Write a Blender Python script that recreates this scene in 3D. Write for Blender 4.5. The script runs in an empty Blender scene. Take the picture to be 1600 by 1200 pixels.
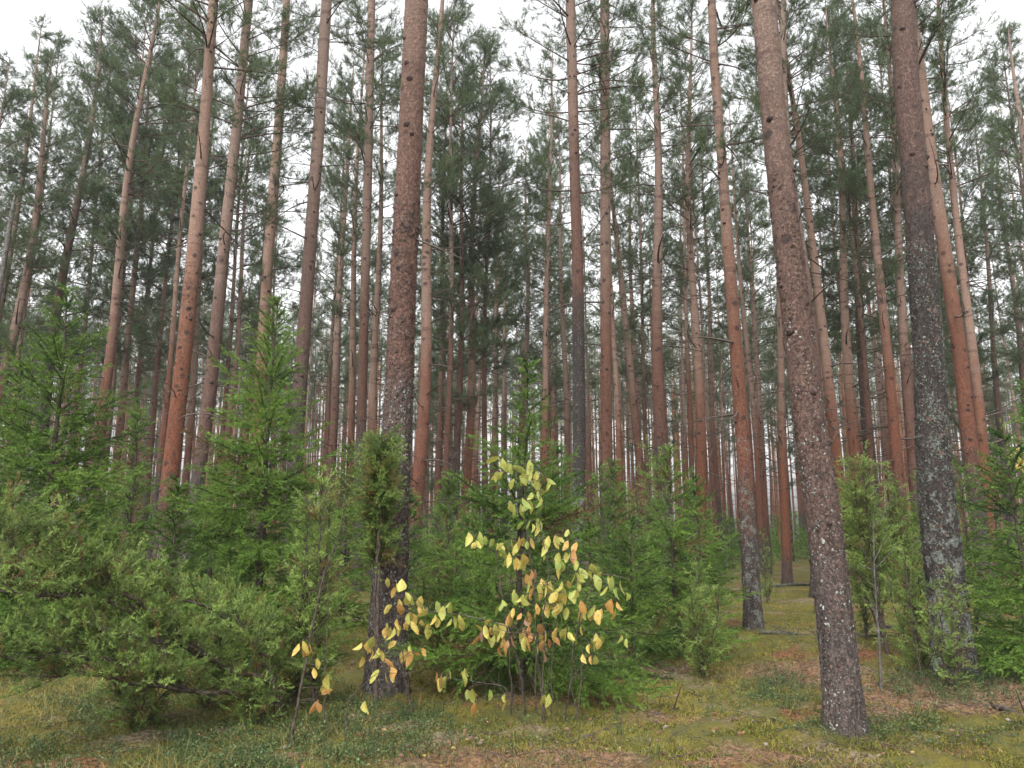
import bpy, math, random
import numpy as np
from mathutils import noise as mnoise, Vector

random.seed(7)
RNG = np.random.default_rng(11)
S = bpy.context.scene
COL = S.collection
PI = math.pi

# ------------------------------------------------------------------ camera, sky, light, exposure
F = 1209.0                                   # focal length in pixels of the 1600 x 1200 photograph
CZ = 1.6                                     # eye height
PITCH = math.atan(235 / F)
cam = bpy.data.cameras.new("camera")
cam.sensor_width = 36.0
cam.lens = 36.0 * F / 1600.0
cam.clip_start, cam.clip_end = 0.05, 2000.0
cam_o = bpy.data.objects.new("camera", cam)
cam_o.location = (0, 0, CZ)
cam_o.rotation_euler = (math.radians(90) + PITCH, 0, 0)
COL.objects.link(cam_o)
S.camera = cam_o

SUN_EL, SUN_ROT = math.radians(52), math.radians(200)
W = bpy.data.worlds.new("World")
S.world = W
W.use_nodes = True
wn = W.node_tree
wn.nodes.clear()
sky = wn.nodes.new("ShaderNodeTexSky")
sky.sky_type = 'NISHITA'
sky.sun_disc = False
sky.sun_elevation, sky.sun_rotation = SUN_EL, SUN_ROT
sky.dust_density = 6.0
sky.air_density = 1.0
hs = wn.nodes.new("ShaderNodeHueSaturation")  # an overcast sky is nearly colourless
hs.inputs['Saturation'].default_value = 0.05
bg = wn.nodes.new("ShaderNodeBackground")
bg.inputs['Strength'].default_value = 0.15
wo = wn.nodes.new("ShaderNodeOutputWorld")
wn.links.new(sky.outputs[0], hs.inputs['Color'])
wn.links.new(hs.outputs[0], bg.inputs['Color'])
wn.links.new(bg.outputs[0], wo.inputs['Surface'])

sun = bpy.data.lights.new("sun", 'SUN')
sun.energy = 0.6
sun.angle = math.radians(40)
sun.color = (1.0, 0.97, 0.93)
sun_o = bpy.data.objects.new("sun", sun)
sun_o.rotation_euler = (math.radians(90) - SUN_EL, 0, math.radians(180) - SUN_ROT + math.radians(180))
sun_o.location = (0, -10, 40)
COL.objects.link(sun_o)

S.view_settings.view_transform = 'Standard'
S.view_settings.look = 'None'
S.view_settings.exposure = 1.75
S.view_settings.gamma = 1.0
S.cycles.max_bounces = 6
S.cycles.diffuse_bounces = 3
S.cycles.transmission_bounces = 4
S.cycles.volume_bounces = 0
S.cycles.use_fast_gi = False

# ------------------------------------------------------------------ picture <-> place
CP, SP = math.cos(PITCH), math.sin(PITCH)


def ray(u, v):
    a, b = (u - 800) / F, (600 - v) / F
    return a, CP - b * SP, SP + b * CP


def at(u, v, Y):
    """the point at distance Y in front of the camera seen at pixel (u, v), and the metres per pixel there"""
    dx, dy, dz = ray(u, v)
    t = Y / dy
    return np.array([dx * t, Y, CZ + dz * t]), t / F


def on_ground(u, v):
    dx, dy, dz = ray(u, v)
    t = -CZ / dz
    return dx * t, dy * t


def px(p):
    x, y, z = p[0], p[1], p[2] - CZ
    d = y * CP + z * SP
    return 800 + F * x / d, 600 - F * (-y * SP + z * CP) / d


def gh(x, y):
    """height of the forest floor"""
    x, y = np.asarray(x, float), np.asarray(y, float)
    h = 0.07 * np.sin(x * 0.55 + 1.3) * np.sin(y * 0.43 + 0.4) + 0.05 * np.sin(x * 0.21 - y * 0.33)
    h = h + 0.025 * np.sin(x * 2.1 + y * 0.7) * np.sin(y * 1.7 - 0.6 * x)
    return h * np.clip(1.2 - np.hypot(x, y) / 160, 0.2, 1)


# ------------------------------------------------------------------ mesh building
class MB:
    def __init__(self):
        self.v, self.f, self.t, self.d, self.m, self.s, self.n = [], [], [], [], [], [], 0

    def add(self, V, T, mat=0, tint=0.5, dry=0.0, smooth=False):
        V = np.asarray(V, np.float32).reshape(-1, 3)
        T = np.asarray(T, np.int64).reshape(-1, 3)
        if not len(V):
            return
        self.v.append(V)
        self.f.append(T + self.n)
        self.t.append(np.broadcast_to(np.asarray(tint, np.float32), (len(V),)))
        self.d.append(np.broadcast_to(np.asarray(dry, np.float32), (len(V),)))
        self.m.append(np.full(len(T), mat, np.int32))
        self.s.append(np.full(len(T), smooth, bool))
        self.n += len(V)

    def arrays(self):
        return [np.concatenate(a) for a in (self.v, self.f, self.t, self.d, self.m, self.s)]

    def mesh(self, name, mats):
        v, f, t, d, m, s = self.arrays()
        me = bpy.data.meshes.new(name)
        me.vertices.add(len(v))
        me.vertices.foreach_set("co", v.ravel())
        me.loops.add(len(f) * 3)
        me.loops.foreach_set("vertex_index", f.astype(np.int32).ravel())
        me.polygons.add(len(f))
        me.polygons.foreach_set("loop_start", np.arange(0, len(f) * 3, 3, dtype=np.int32))
        me.polygons.foreach_set("material_index", m)
        me.polygons.foreach_set("use_smooth", s)
        me.attributes.new("tint", 'FLOAT', 'POINT').data.foreach_set("value", t)
        me.attributes.new("dry", 'FLOAT', 'POINT').data.foreach_set("value", d)
        for x in mats:
            me.materials.append(x)
        me.update(calc_edges=True)
        return me


def link(name, data, parent=None):
    o = bpy.data.objects.new(name, data)
    COL.objects.link(o)
    if parent is not None:
        o.parent = parent
    return o


def tag(o, label=None, cat=None, group=None, kind=None):
    for k, x in (("label", label), ("category", cat), ("group", group), ("kind", kind)):
        if x:
            o[k] = x
    return o


def norm(a):
    return a / np.maximum(np.linalg.norm(a, axis=-1, keepdims=True), 1e-9)


def tube(mb, P, R, sides=5, mat=0, tint=0.5, dry=0.0, cap=False):
    P = np.asarray(P, float)
    n = len(P)
    R = np.broadcast_to(np.asarray(R, float), (n,))
    D = norm(np.gradient(P, axis=0))
    ref = np.array([1.0, 0, 0]) if abs(D[0][0]) < 0.8 else np.array([0, 1.0, 0])
    A = norm(np.cross(D, ref))
    B = np.cross(D, A)
    a = np.arange(sides) * 2 * PI / sides
    V = P[:, None] + R[:, None, None] * (np.cos(a)[None, :, None] * A[:, None] + np.sin(a)[None, :, None] * B[:, None])
    i = np.arange(n - 1)[:, None] * sides
    j = np.arange(sides)[None]
    k = (j + 1) % sides
    q = np.stack([i + j, i + k, i + sides + k, i + sides + j], -1).reshape(-1, 4)
    T = np.concatenate([q[:, [0, 1, 2]], q[:, [0, 2, 3]]])
    V = V.reshape(-1, 3)
    if cap:
        V = np.concatenate([V, P[:1], P[-1:]])
        c0, c1, b = n * sides, n * sides + 1, (n - 1) * sides
        jj = np.arange(sides)
        kk = (jj + 1) % sides
        T = np.concatenate([T, np.stack([np.full(sides, c0), kk, jj], -1), np.stack([np.full(sides, c1), b + jj, b + kk], -1)])
    mb.add(V, T, mat, tint, dry, True)


def needles(mb, P, D, L, k, nl, nw, splay=(0.5, 1.0), mat=1, tint=0.5, dry=0.0, rng=RNG, flat=0.0):
    """k needles (one thin triangle each) round every shoot P -> P + D L"""
    P, D = np.asarray(P, float).reshape(-1, 3), norm(np.asarray(D, float).reshape(-1, 3))
    n = len(P)
    if n == 0:
        return
    L = np.broadcast_to(np.asarray(L, float), (n,))
    ref = np.where(np.abs(D[:, 2:3]) < 0.9, np.array([[0, 0, 1.0]]), np.array([[1.0, 0, 0]]))
    A = norm(np.cross(D, ref))
    B = np.cross(A, D)
    t = rng.uniform(0.0, 1.0, (n, k)) ** 0.8
    ph = rng.uniform(0, 2 * PI, (n, k))
    th = rng.uniform(splay[0], splay[1], (n, k)) * (1.15 - 0.5 * t)
    r = np.cos(ph)[..., None] * A[:, None] + (1 - flat) * np.sin(ph)[..., None] * B[:, None]
    d = norm(D[:, None] * np.cos(th)[..., None] + r * np.sin(th)[..., None])
    b = P[:, None] + D[:, None] * (L[:, None] * t)[..., None]
    side = norm(np.cross(d, rng.normal(size=(n, k, 3)))) * (nw * 0.5)
    ln = nl * rng.uniform(0.75, 1.2, (n, k))
    V = np.stack([b - side, b + side, b + d * ln[..., None]], 2).reshape(-1, 3)
    T = np.arange(len(V)).reshape(-1, 3)
    tv = np.broadcast_to(np.asarray(tint, float), (n,))[:, None] + rng.normal(0, 0.07, (n, k))
    dv = np.broadcast_to(np.asarray(dry, float), (n,))[:, None] + np.zeros((n, k))
    mb.add(V, T, mat, np.repeat(tv.ravel(), 3), np.repeat(dv.ravel(), 3))


def bezier(p0, p1, p2, n):
    t = np.linspace(0, 1, n)[:, None]
    return (1 - t) ** 2 * p0 + 2 * t * (1 - t) * p1 + t * t * p2


def along(P, t):
    """points on polyline P at fractions t, and the directions there"""
    s = np.concatenate([[0], np.cumsum(np.linalg.norm(np.diff(P, axis=0), axis=1))])
    q = np.asarray(t) * s[-1]
    X = np.stack([np.interp(q, s, P[:, i]) for i in range(3)], -1)
    D = norm(np.gradient(P, axis=0))
    return X, norm(np.stack([np.interp(q, s, D[:, i]) for i in range(3)], -1))


# ------------------------------------------------------------------ materials
class Nodes:
    def __init__(self, name):
        self.m = bpy.data.materials.new(name)
        self.m.use_nodes = True
        self.t = self.m.node_tree
        self.t.nodes.clear()
        self.out = self.t.nodes.new("ShaderNodeOutputMaterial")

    def n(self, kind, ins=None, **kw):
        x = self.t.nodes.new("ShaderNode" + kind)
        for k, v in kw.items():
            setattr(x, k, v)
        for k, v in (ins or {}).items():
            s = x.inputs[k]
            if hasattr(v, "is_output"):
                self.t.links.new(v, s)
            else:
                s.default_value = v
        return x

    def math(self, op, a, b=0.0, c=None, clamp=False):
        x = self.t.nodes.new("ShaderNodeMath")
        x.operation = op
        x.use_clamp = clamp
        for i, v in enumerate((a, b) if c is None else (a, b, c)):
            if hasattr(v, "is_output"):
                self.t.links.new(v, x.inputs[i])
            else:
                x.inputs[i].default_value = v
        return x.outputs[0]

    def mix(self, f, a, b, mode='MIX'):
        x = self.t.nodes.new("ShaderNodeMix")
        x.data_type = 'RGBA'
        x.blend_type = mode
        for i, v in ((0, f), (6, a), (7, b)):
            if hasattr(v, "is_output"):
                self.t.links.new(v, x.inputs[i])
            else:
                x.inputs[i].default_value = (*v, 1) if isinstance(v, tuple) and len(v) == 3 else v
        return x.outputs[2]

    def step(self, v, lo, hi):
        x = self.n("MapRange", {'Value': v, 'From Min': lo, 'From Max': hi})
        x.interpolation_type = 'SMOOTHSTEP'
        return x.outputs[0]

    def attr(self, name, kind='GEOMETRY'):
        return self.n("Attribute", attribute_name=name, attribute_type=kind).outputs['Fac']

    def noise(self, vec, scale, detail=3.0, rough=0.55):
        return self.n("TexNoise", {'Vector': vec, 'Scale': scale, 'Detail': detail, 'Roughness': rough}).outputs['Fac']


def leaf_mat(name, dark, light, dry, spots=None, trans=0.35, rough=0.55):
    """needles and leaves: colour from the twig's own tint, dead needles where the twig is dry"""
    N = Nodes(name)
    t = N.attr("tint")
    oi = N.n("ObjectInfo").outputs['Random']
    t = N.math('ADD', t, N.math('MULTIPLY_ADD', oi, 0.3, -0.15), clamp=True)
    c = N.mix(t, dark, light)
    c = N.mix(N.attr("dry"), c, dry)
    if spots:
        tc = N.n("TexCoord").outputs['Object']
        s = N.step(N.noise(tc, 38, 3), 0.55, 0.68)
        s = N.math('MULTIPLY', s, 0.75)
        c = N.mix(s, c, spots)
    d = N.n("BsdfPrincipled", {'Base Color': c, 'Roughness': rough, 'Specular IOR Level': 0.3})
    tr = N.n("BsdfTranslucent", {'Color': c})
    mx = N.n("MixShader", {0: trans, 1: d.outputs[0], 2: tr.outputs[0]})
    N.t.links.new(mx.outputs[0], N.out.inputs['Surface'])
    return N.m


def bark_mat(name, fine=1.0):
    """pine bark: grey-brown plates low down, red-brown above, thin pinkish tan flakes higher up, lichen flecks"""
    N = Nodes(name)
    tc = N.n("TexCoord").outputs['Object']
    oi = N.n("ObjectInfo").outputs['Random']
    shift = N.n("CombineXYZ", {0: N.math('MULTIPLY', oi, 17.0), 1: N.math('MULTIPLY', oi, 5.0), 2: N.math('MULTIPLY', oi, 31.0)}).outputs[0]
    vec = N.n("VectorMath", {0: tc, 1: shift}, operation='ADD').outputs[0]
    z = N.n("SeparateXYZ", {0: tc}).outputs[2]
    red, lich, trans = N.attr("redness", 'OBJECT'), N.attr("lichen", 'OBJECT'), N.attr("bark_line", 'OBJECT')
    low_vec = N.n("Mapping", {'Vector': vec, 'Scale': (1, 1, 0.45)}).outputs[0]
    warp = N.n("TexNoise", {'Vector': vec, 'Scale': 16.0, 'Detail': 4.0, 'Roughness': 0.65}).outputs['Color']
    plate = N.n("VectorMath", {0: low_vec, 1: N.n("VectorMath", {0: warp, 'Scale': 0.11}, operation='SCALE').outputs[0]}, operation='ADD').outputs[0]
    crack = N.n("TexVoronoi", {'Vector': plate, 'Scale': 30.0 * fine, 'Randomness': 1.0}, feature='DISTANCE_TO_EDGE').outputs['Distance']
    cell = N.n("TexVoronoi", {'Vector': plate, 'Scale': 44.0 * fine, 'Randomness': 1.0}).outputs['Color']
    cellv = N.n("SeparateColor", {0: cell}).outputs[0]
    n1 = N.noise(vec, 3.0, 4)
    n2 = N.noise(vec, 34.0 * fine, 5, 0.7)
    n3 = N.noise(N.n("Mapping", {'Vector': vec, 'Scale': (1, 1, 0.25)}).outputs[0], 9.0, 3)
    n4 = N.noise(low_vec, 80.0 * fine, 4, 0.7)
    zz = N.math('ADD', z, N.math('MULTIPLY_ADD', n1, 3.0, -1.5))
    up = N.step(N.math('SUBTRACT', zz, trans), -0.8, 1.2)          # dark foot -> red-brown
    top = N.step(N.math('SUBTRACT', zz, trans), 1.2, 6.5)           # red-brown -> flaky tan
    grain = N.math('MULTIPLY_ADD', cellv, 0.5, N.math('MULTIPLY', N.step(n4, 0.3, 0.72), 0.6), clamp=True)
    low = N.mix(grain, (0.016, 0.0125, 0.0115), N.mix(N.attr('paleness', 'OBJECT'), (0.062, 0.050, 0.045), (0.165, 0.125, 0.108)))
    midc = N.mix(red, (0.05, 0.032, 0.027), (0.095, 0.030, 0.016))
    midc = N.mix(grain, midc, N.mix(red, (0.145, 0.095, 0.078), (0.215, 0.075, 0.036)))
    topc = N.mix(red, (0.10, 0.069, 0.056), (0.135, 0.060, 0.034))
    topc = N.mix(N.step(n2, 0.42, 0.72), topc, N.mix(red, (0.26, 0.188, 0.155), (0.275, 0.138, 0.08)))
    topc = N.mix(N.math('MULTIPLY', N.step(n3, 0.5, 0.7), 0.65), topc, (0.07, 0.042, 0.036))
    fleck = N.noise(N.n("Mapping", {'Vector': vec, 'Scale': (1, 1, 0.6)}).outputs[0], 55.0 * fine, 3, 0.6)
    topc = N.mix(N.math('MULTIPLY', N.step(fleck, 0.54, 0.64), 0.65), topc, (0.055, 0.034, 0.030))
    scar = N.n("TexVoronoi", {'Vector': vec, 'Scale': 3.3}).outputs['Distance']
    pale = N.step(N.math('SUBTRACT', zz, trans), 2.6, 7.0)  # trunks pale with height: the sky's reflection painted into the bark colour
    topc = N.mix(N.math('MULTIPLY', pale, 0.6), topc, N.mix(N.step(n2, 0.4, 0.75), (0.21, 0.145, 0.115), (0.34, 0.25, 0.205)))
    ring = N.noise(N.n("Mapping", {'Vector': vec, 'Scale': (0.9, 0.9, 5.2)}).outputs[0], 1.0, 3, 0.6)
    ring = N.math('MULTIPLY', N.step(ring, 0.56, 0.62), N.step(n4, 0.35, 0.58))
    topc = N.mix(N.math('MULTIPLY', ring, 0.75), topc, (0.06, 0.037, 0.032))
    c = N.mix(up, low, midc)
    c = N.mix(top, c, topc)
    c = N.mix(N.math('MULTIPLY', N.math('MULTIPLY', N.step(scar, 0.22, 0.11), up), 0.8), c, (0.03, 0.02, 0.018))
    deep = N.math('MULTIPLY', N.math('SUBTRACT', 1.0, N.step(crack, 0.0, 0.09)), N.math('MULTIPLY_ADD', top, -0.45, 0.85))
    deep = N.math('MULTIPLY', deep, N.step(n2, 0.3, 0.6))
    c = N.mix(deep, c, (0.015, 0.011, 0.010))
    fiss = N.noise(N.n("Mapping", {'Vector': vec, 'Scale': (1, 1, 0.11)}).outputs[0], 24.0 * fine, 3, 0.6)
    fs = N.math('MULTIPLY', N.step(fiss, 0.47, 0.38), N.math('MULTIPLY', N.math('MULTIPLY_ADD', up, -0.85, 0.85), N.step(n1, 0.3, 0.6)))
    c = N.mix(fs, c, (0.02, 0.014, 0.012))
    # lichen: pale crusts, thick near the foot
    sp = N.noise(vec, 30.0 * fine, 5, 0.72)
    patch = N.noise(vec, 6.5, 3)
    amount = N.math('MULTIPLY', lich, N.step(z, 7.0, 1.0))
    cut = N.math('SUBTRACT', 0.76, N.math('MULTIPLY', amount, N.math('MULTIPLY_ADD', N.step(patch, 0.36, 0.64), 0.33, 0.04)))
    lf = N.step(N.math('SUBTRACT', sp, cut), 0.0, 0.07)
    c = N.mix(N.math('MULTIPLY', lf, 0.85), c, N.mix(n4, (0.09, 0.10, 0.082), (0.24, 0.255, 0.225)))
    hgt = N.math('ADD', N.math('MULTIPLY', N.math('MINIMUM', crack, 0.12), N.math('MULTIPLY_ADD', top, -1.2, 1.8)), N.math('MULTIPLY', n2, 0.6))
    hgt = N.math('ADD', hgt, N.math('MULTIPLY', n4, 0.25))
    hgt = N.math('ADD', hgt, N.math('MULTIPLY', lf, 0.12))
    hgt = N.math('SUBTRACT', hgt, N.math('MULTIPLY', fs, 0.35))
    bp = N.n("Bump", {'Height': hgt, 'Strength': 1.0, 'Distance': 0.035})
    d = N.n("BsdfPrincipled", {'Base Color': c, 'Roughness': 0.8, 'Specular IOR Level': 0.25, 'Normal': bp.outputs[0]})
    N.t.links.new(d.outputs[0], N.out.inputs['Surface'])
    return N.m


def plain_mat(name, a, b, scale=20.0, rough=0.85, bump=0.4):
    N = Nodes(name)
    tc = N.n("TexCoord").outputs['Object']
    n = N.noise(tc, scale, 4, 0.65)
    c = N.mix(N.step(n, 0.35, 0.68), a, b)
    bp = N.n("Bump", {'Height': n, 'Strength': bump, 'Distance': 0.01})
    d = N.n("BsdfPrincipled", {'Base Color': c, 'Roughness': rough, 'Specular IOR Level': 0.25, 'Normal': bp.outputs[0]})
    N.t.links.new(d.outputs[0], N.out.inputs['Surface'])
    return N.m


def tint_mat(name, stops, rough=0.7, trans=0.2):
    """colour picked per leaf or blade from a list of natural colours"""
    N = Nodes(name)
    r = N.n("ValToRGB", {'Fac': N.attr("tint")})
    e = r.color_ramp.elements
    while len(e) < len(stops):
        e.new(0.5)
    for k, (p, c) in enumerate(stops):
        e[k].position = p
        e[k].color = (*c, 1)
    c = r.outputs[0]
    d = N.n("BsdfPrincipled", {'Base Color': c, 'Roughness': rough, 'Specular IOR Level': 0.25})
    tr = N.n("BsdfTranslucent", {'Color': c})
    mx = N.n("MixShader", {0: trans, 1: d.outputs[0], 2: tr.outputs[0]})
    N.t.links.new(mx.outputs[0], N.out.inputs['Surface'])
    return N.m


M_BARK = bark_mat("pine_bark")
M_DEAD = plain_mat("dead_twig", (0.035, 0.026, 0.022), (0.11, 0.085, 0.07), 25)
M_LIMB = plain_mat("pine_limb", (0.035, 0.023, 0.019), (0.10, 0.06, 0.045), 12)
M_KNOT = plain_mat("bark_knot", (0.02, 0.013, 0.012), (0.07, 0.04, 0.035), 40)
M_LICHEN = plain_mat("bark_lichen", (0.10, 0.108, 0.095), (0.34, 0.35, 0.32), 60)
M_CRUST = plain_mat("grey_green_crust", (0.045, 0.052, 0.043), (0.19, 0.21, 0.18), 45)
M_FLAKE = plain_mat("bark_flake", (0.04, 0.027, 0.024), (0.13, 0.085, 0.07), 30)
M_PINE = leaf_mat("pine_needles", (0.042, 0.070, 0.033), (0.11, 0.152, 0.066), (0.12, 0.07, 0.03), trans=0.4)
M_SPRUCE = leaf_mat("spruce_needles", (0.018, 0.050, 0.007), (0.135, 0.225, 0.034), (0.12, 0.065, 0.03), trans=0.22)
M_JUNIPER = leaf_mat("juniper_needles", (0.048, 0.092, 0.018), (0.26, 0.36, 0.085), (0.15, 0.06, 0.025), trans=0.3)
M_STEM = plain_mat("shrub_stem", (0.025, 0.018, 0.014), (0.085, 0.065, 0.05), 30)
M_GREYWOOD = plain_mat("weathered_wood", (0.04, 0.036, 0.031), (0.12, 0.11, 0.10), 14)
M_MOSSLOG = plain_mat("mossy_log", (0.025, 0.025, 0.018), (0.08, 0.08, 0.055), 8)
M_WILLOW = tint_mat("autumn_leaf", [(0.0, (0.30, 0.42, 0.09)), (0.3, (0.50, 0.50, 0.10)), (0.55, (0.62, 0.42, 0.08)), (0.78, (0.55, 0.25, 0.06)), (1.0, (0.36, 0.20, 0.15))], 0.55, 0.35)

# ------------------------------------------------------------------ the forest floor
def rust(x, y):
    """where bare rusty needle litter and leaf litter lie on the floor"""
    u, v = in_px(x, y)
    w = np.zeros_like(np.asarray(x, float))
    for cu, cv, ru, rv, a in [(1470, 1090, 180, 32, 1.4), (1245, 1050, 85, 18, 1.3), (780, 1190, 240, 26, 1.2), (1180, 1185, 110, 22, .8), (1050, 1125, 110, 22, .6), (1330, 1120, 60, 20, .7), (1010, 1050, 60, 12, .6), (1480, 1170, 120, 16, .5), (450, 1185, 60, 14, .5)]:
        w = w + a * np.exp(-((u - cu) / ru) ** 2 - ((v - cv) / rv) ** 2)
    return w * (np.asarray(y) > 3)


def in_px(x, y):
    """picture column and row of floor points"""
    z = gh(x, y) - CZ
    d = np.maximum(y * CP + z * SP, 0.5)
    return 800 + F * x / d, 600 - F * (-y * SP + z * CP) / d


def ground():
    N = Nodes("forest_floor")
    tc = N.n("TexCoord").outputs['Object']
    big = N.noise(tc, 0.55, 4, 0.6)
    mid = N.noise(tc, 2.4, 4, 0.6)
    fin = N.noise(tc, 28.0, 5, 0.7)
    grit = N.n("TexVoronoi", {'Vector': tc, 'Scale': 42.0}).outputs['Color']
    gv = N.n("SeparateColor", {0: grit}).outputs[0]
    moss = N.mix(fin, (0.045, 0.042, 0.010), (0.15, 0.125, 0.026))
    green = N.mix(fin, (0.04, 0.042, 0.014), (0.11, 0.105, 0.034))
    rust_c = N.mix(gv, (0.05, 0.025, 0.014), (0.19, 0.085, 0.042))
    litter = N.mix(gv, (0.06, 0.042, 0.026), (0.21, 0.16, 0.105))
    c = N.mix(N.step(mid, 0.42, 0.6), moss, green)
    c = N.mix(N.step(big, 0.50, 0.62), c, litter)
    c = N.mix(N.step(N.noise(N.n("Mapping", {'Vector': tc, 'Location': (4.3, 1.1, 0)}).outputs[0], 0.8, 4, 0.6), 0.56, 0.66), c, rust_c)
    c = N.mix(N.step(N.math('ADD', N.attr('tint'), N.math('MULTIPLY_ADD', fin, 0.8, -0.4)), 0.3, 0.7), c, N.mix(mid, rust_c, litter))
    hgt = N.math('ADD', N.math('MULTIPLY', fin, 0.6), N.math('MULTIPLY', mid, 1.0))
    bp = N.n("Bump", {'Height': hgt, 'Strength': 1.0, 'Distance': 0.06})
    d = N.n("BsdfPrincipled", {'Base Color': c, 'Roughness': 0.95, 'Specular IOR Level': 0.1, 'Normal': bp.outputs[0]})
    N.t.links.new(d.outputs[0], N.out.inputs['Surface'])
    n = 420
    s = np.linspace(-1, 1, n)
    xs = np.sinh(s * 5.6) / np.sinh(5.6) * 300
    ys = np.sinh(s * 5.6) / np.sinh(5.6) * 300 + 8
    X, Y = np.meshgrid(xs, ys)
    Z = gh(X, Y)
    near = np.exp(-((Y - 8) / 14) ** 2 - (X / 12) ** 2)
    rr = np.random.default_rng(5)
    Z = Z + near * (0.014 * rr.normal(size=Z.shape) + 0.05 * np.sin(X * 5.3 + 2 * np.sin(Y * 3.1)) * np.sin(Y * 4.7 + 1.5 * np.sin(X * 2.7)))
    mb = MB()
    i = np.arange(n * n).reshape(n, n)
    a, b, c2, e = i[:-1, :-1].ravel(), i[:-1, 1:].ravel(), i[1:, 1:].ravel(), i[1:, :-1].ravel()
    mb.add(np.stack([X, Y, Z], -1), np.concatenate([np.stack([a, b, c2], -1), np.stack([a, c2, e], -1)]), tint=np.clip(rust(X.ravel(), Y.ravel()), 0, 1), smooth=True)
    g = link("ground", mb.mesh("ground", [N.m]))
    tag(g, kind='structure')


ground()

# ------------------------------------------------------------------ pines
def trunk_radius(z, H, rb):
    """taper of a pine: rb at breast height"""
    u = np.clip(np.asarray(z, float) / H, 0, 1)
    return rb * (1.06 * (1 - u) ** 0.62 * (1 - 0.18 * u) + 0.34 * np.exp(-np.maximum(np.asarray(z, float), 0) / 0.28) + 0.02)


def dead_branches(mb, rng, axis, rad, z0, z1, count, lmax=1.6, mat=1):
    for _ in range(count):
        z = rng.uniform(z0, z1)
        c, r = axis(z), rad(z)
        a = rng.uniform(0, 2 * PI)
        L = lmax * rng.uniform(0.12, 1.0) ** 1.6
        up = rng.uniform(-0.35, 0.55)
        d = np.array([math.cos(a), math.sin(a), up])
        p0 = c + d * np.array([1, 1, 0]) * r * 0.7
        k = rng.normal(0, 0.14 * L, 3)
        P = bezier(p0, p0 + d * L * 0.5 + k, p0 + d * L + np.array([0, 0, rng.uniform(-0.35, 0.25) * L]), 6)
        w = 0.007 + 0.011 * L
        tube(mb, P, np.linspace(w, 0.003, 6), 4, mat)
        for _q in range(int(L * 4)):
            X, D = along(P, [rng.uniform(0.35, 0.95)])
            e = norm(D[0] + rng.normal(0, 0.7, 3))
            l2 = L * rng.uniform(0.12, 0.35)
            tube(mb, [X[0], X[0] + e * l2 * 0.5, X[0] + e * l2 + rng.normal(0, 0.06, 3) * l2], [0.004, 0.003, 0.002], 3, mat)


def pine_variant(seed, H, hb, R, fill=1.0, dead=26, pointed=0.7, lush=1.0):
    rng = np.random.default_rng(seed)
    a1, a2, p1, p2 = rng.uniform(0.03, 0.10), rng.uniform(0.02, 0.06), rng.uniform(0, 6), rng.uniform(0, 6)

    def axis(z):
        return np.array([a1 * math.sin(z * 0.38 + p1) - a1 * math.sin(p1), a2 * math.sin(z * 0.55 + p2) - a2 * math.sin(p2), z])
    rad = lambda z: trunk_radius(z, H, 0.14)
    tk = MB()
    zs = np.concatenate([[-0.3, 0, 0.12, 0.3, 0.6], np.linspace(1.2, H, 34)])
    tube(tk, [axis(z) for z in zs], [float(rad(max(z, 0))) * (1 + rng.normal(0, 0.02)) for z in zs], 12, 0)
    dead_branches(tk, rng, axis, rad, max(1.8, hb * 0.25), hb + 1.0, dead)
    cr = MB()
    z = hb
    SP_, SD, SL, ST = [], [], [], []
    while z < H - 0.1:
        u = (z - hb) / (H - hb)
        prof = (1 - u) ** pointed * (0.45 + 0.55 * min(1, u * 3.5))
        for _ in range(rng.integers(2, 5)):
            if rng.random() > fill * (0.55 + 0.4 * u):
                continue
            L = max(0.25, R * prof * rng.uniform(0.6, 1.25))
            a = rng.uniform(0, 2 * PI)
            rise = 0.15 + 0.9 * u + rng.uniform(-0.15, 0.25)
            d = norm(np.array([math.cos(a), math.sin(a), rise]))
            p0 = axis(z)
            k = rng.normal(0, 0.12 * L, 3)
            P = bezier(p0, p0 + d * L * 0.55 + k, p0 + d * L * 0.85 + np.array([math.cos(a), math.sin(a), 0.15]) * L * 0.25, 7)
            tube(cr, P, np.linspace(0.008 + 0.010 * L, 0.004, 7), 4, 0)
            base_t = rng.uniform(0.25, 0.75)
            nb = int((5 + L * 8) * lush)
            X, D = along(P, np.clip(rng.uniform(0.22, 1.0, nb) ** 0.7, 0, 1))
            for q in range(nb):
                e = norm(D[q] * 0.8 + rng.normal(0, 0.55, 3) + np.array([0, 0, 0.25]))
                l2 = (0.22 + 0.28 * L) * rng.uniform(0.45, 1.1)
                Q = np.array([X[q], X[q] + e * l2 * 0.55, X[q] + e * l2 + np.array([0, 0, 0.12 * l2])])
                tube(cr, Q, [0.005, 0.004, 0.002], 3, 0)
                ns = int((3 + l2 * 10) * lush)
                Y, E = along(Q, rng.uniform(0.25, 1.0, ns))
                SP_.append(Y)
                SD.append(E + rng.normal(0, 0.5, (ns, 3)) + np.array([0, 0, 0.25]))
                SL.append(rng.uniform(0.07, 0.17, ns))
                ST.append(np.full(ns, base_t) + rng.normal(0, 0.1, ns))
        z += rng.uniform(0.28, 0.5)
    ns = np.concatenate
    needles(cr, ns(SP_), ns(SD), ns(SL), 17, 0.080, 0.0068, (0.35, 1.1), 1, ns(ST), rng=rng)
    return dict(H=H, hb=hb, trunk=tk.mesh("pine_trunk", [M_BARK, M_DEAD]), crown=cr.mesh("pine_crown", [M_LIMB, M_PINE]), mb=(tk, cr))


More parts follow.
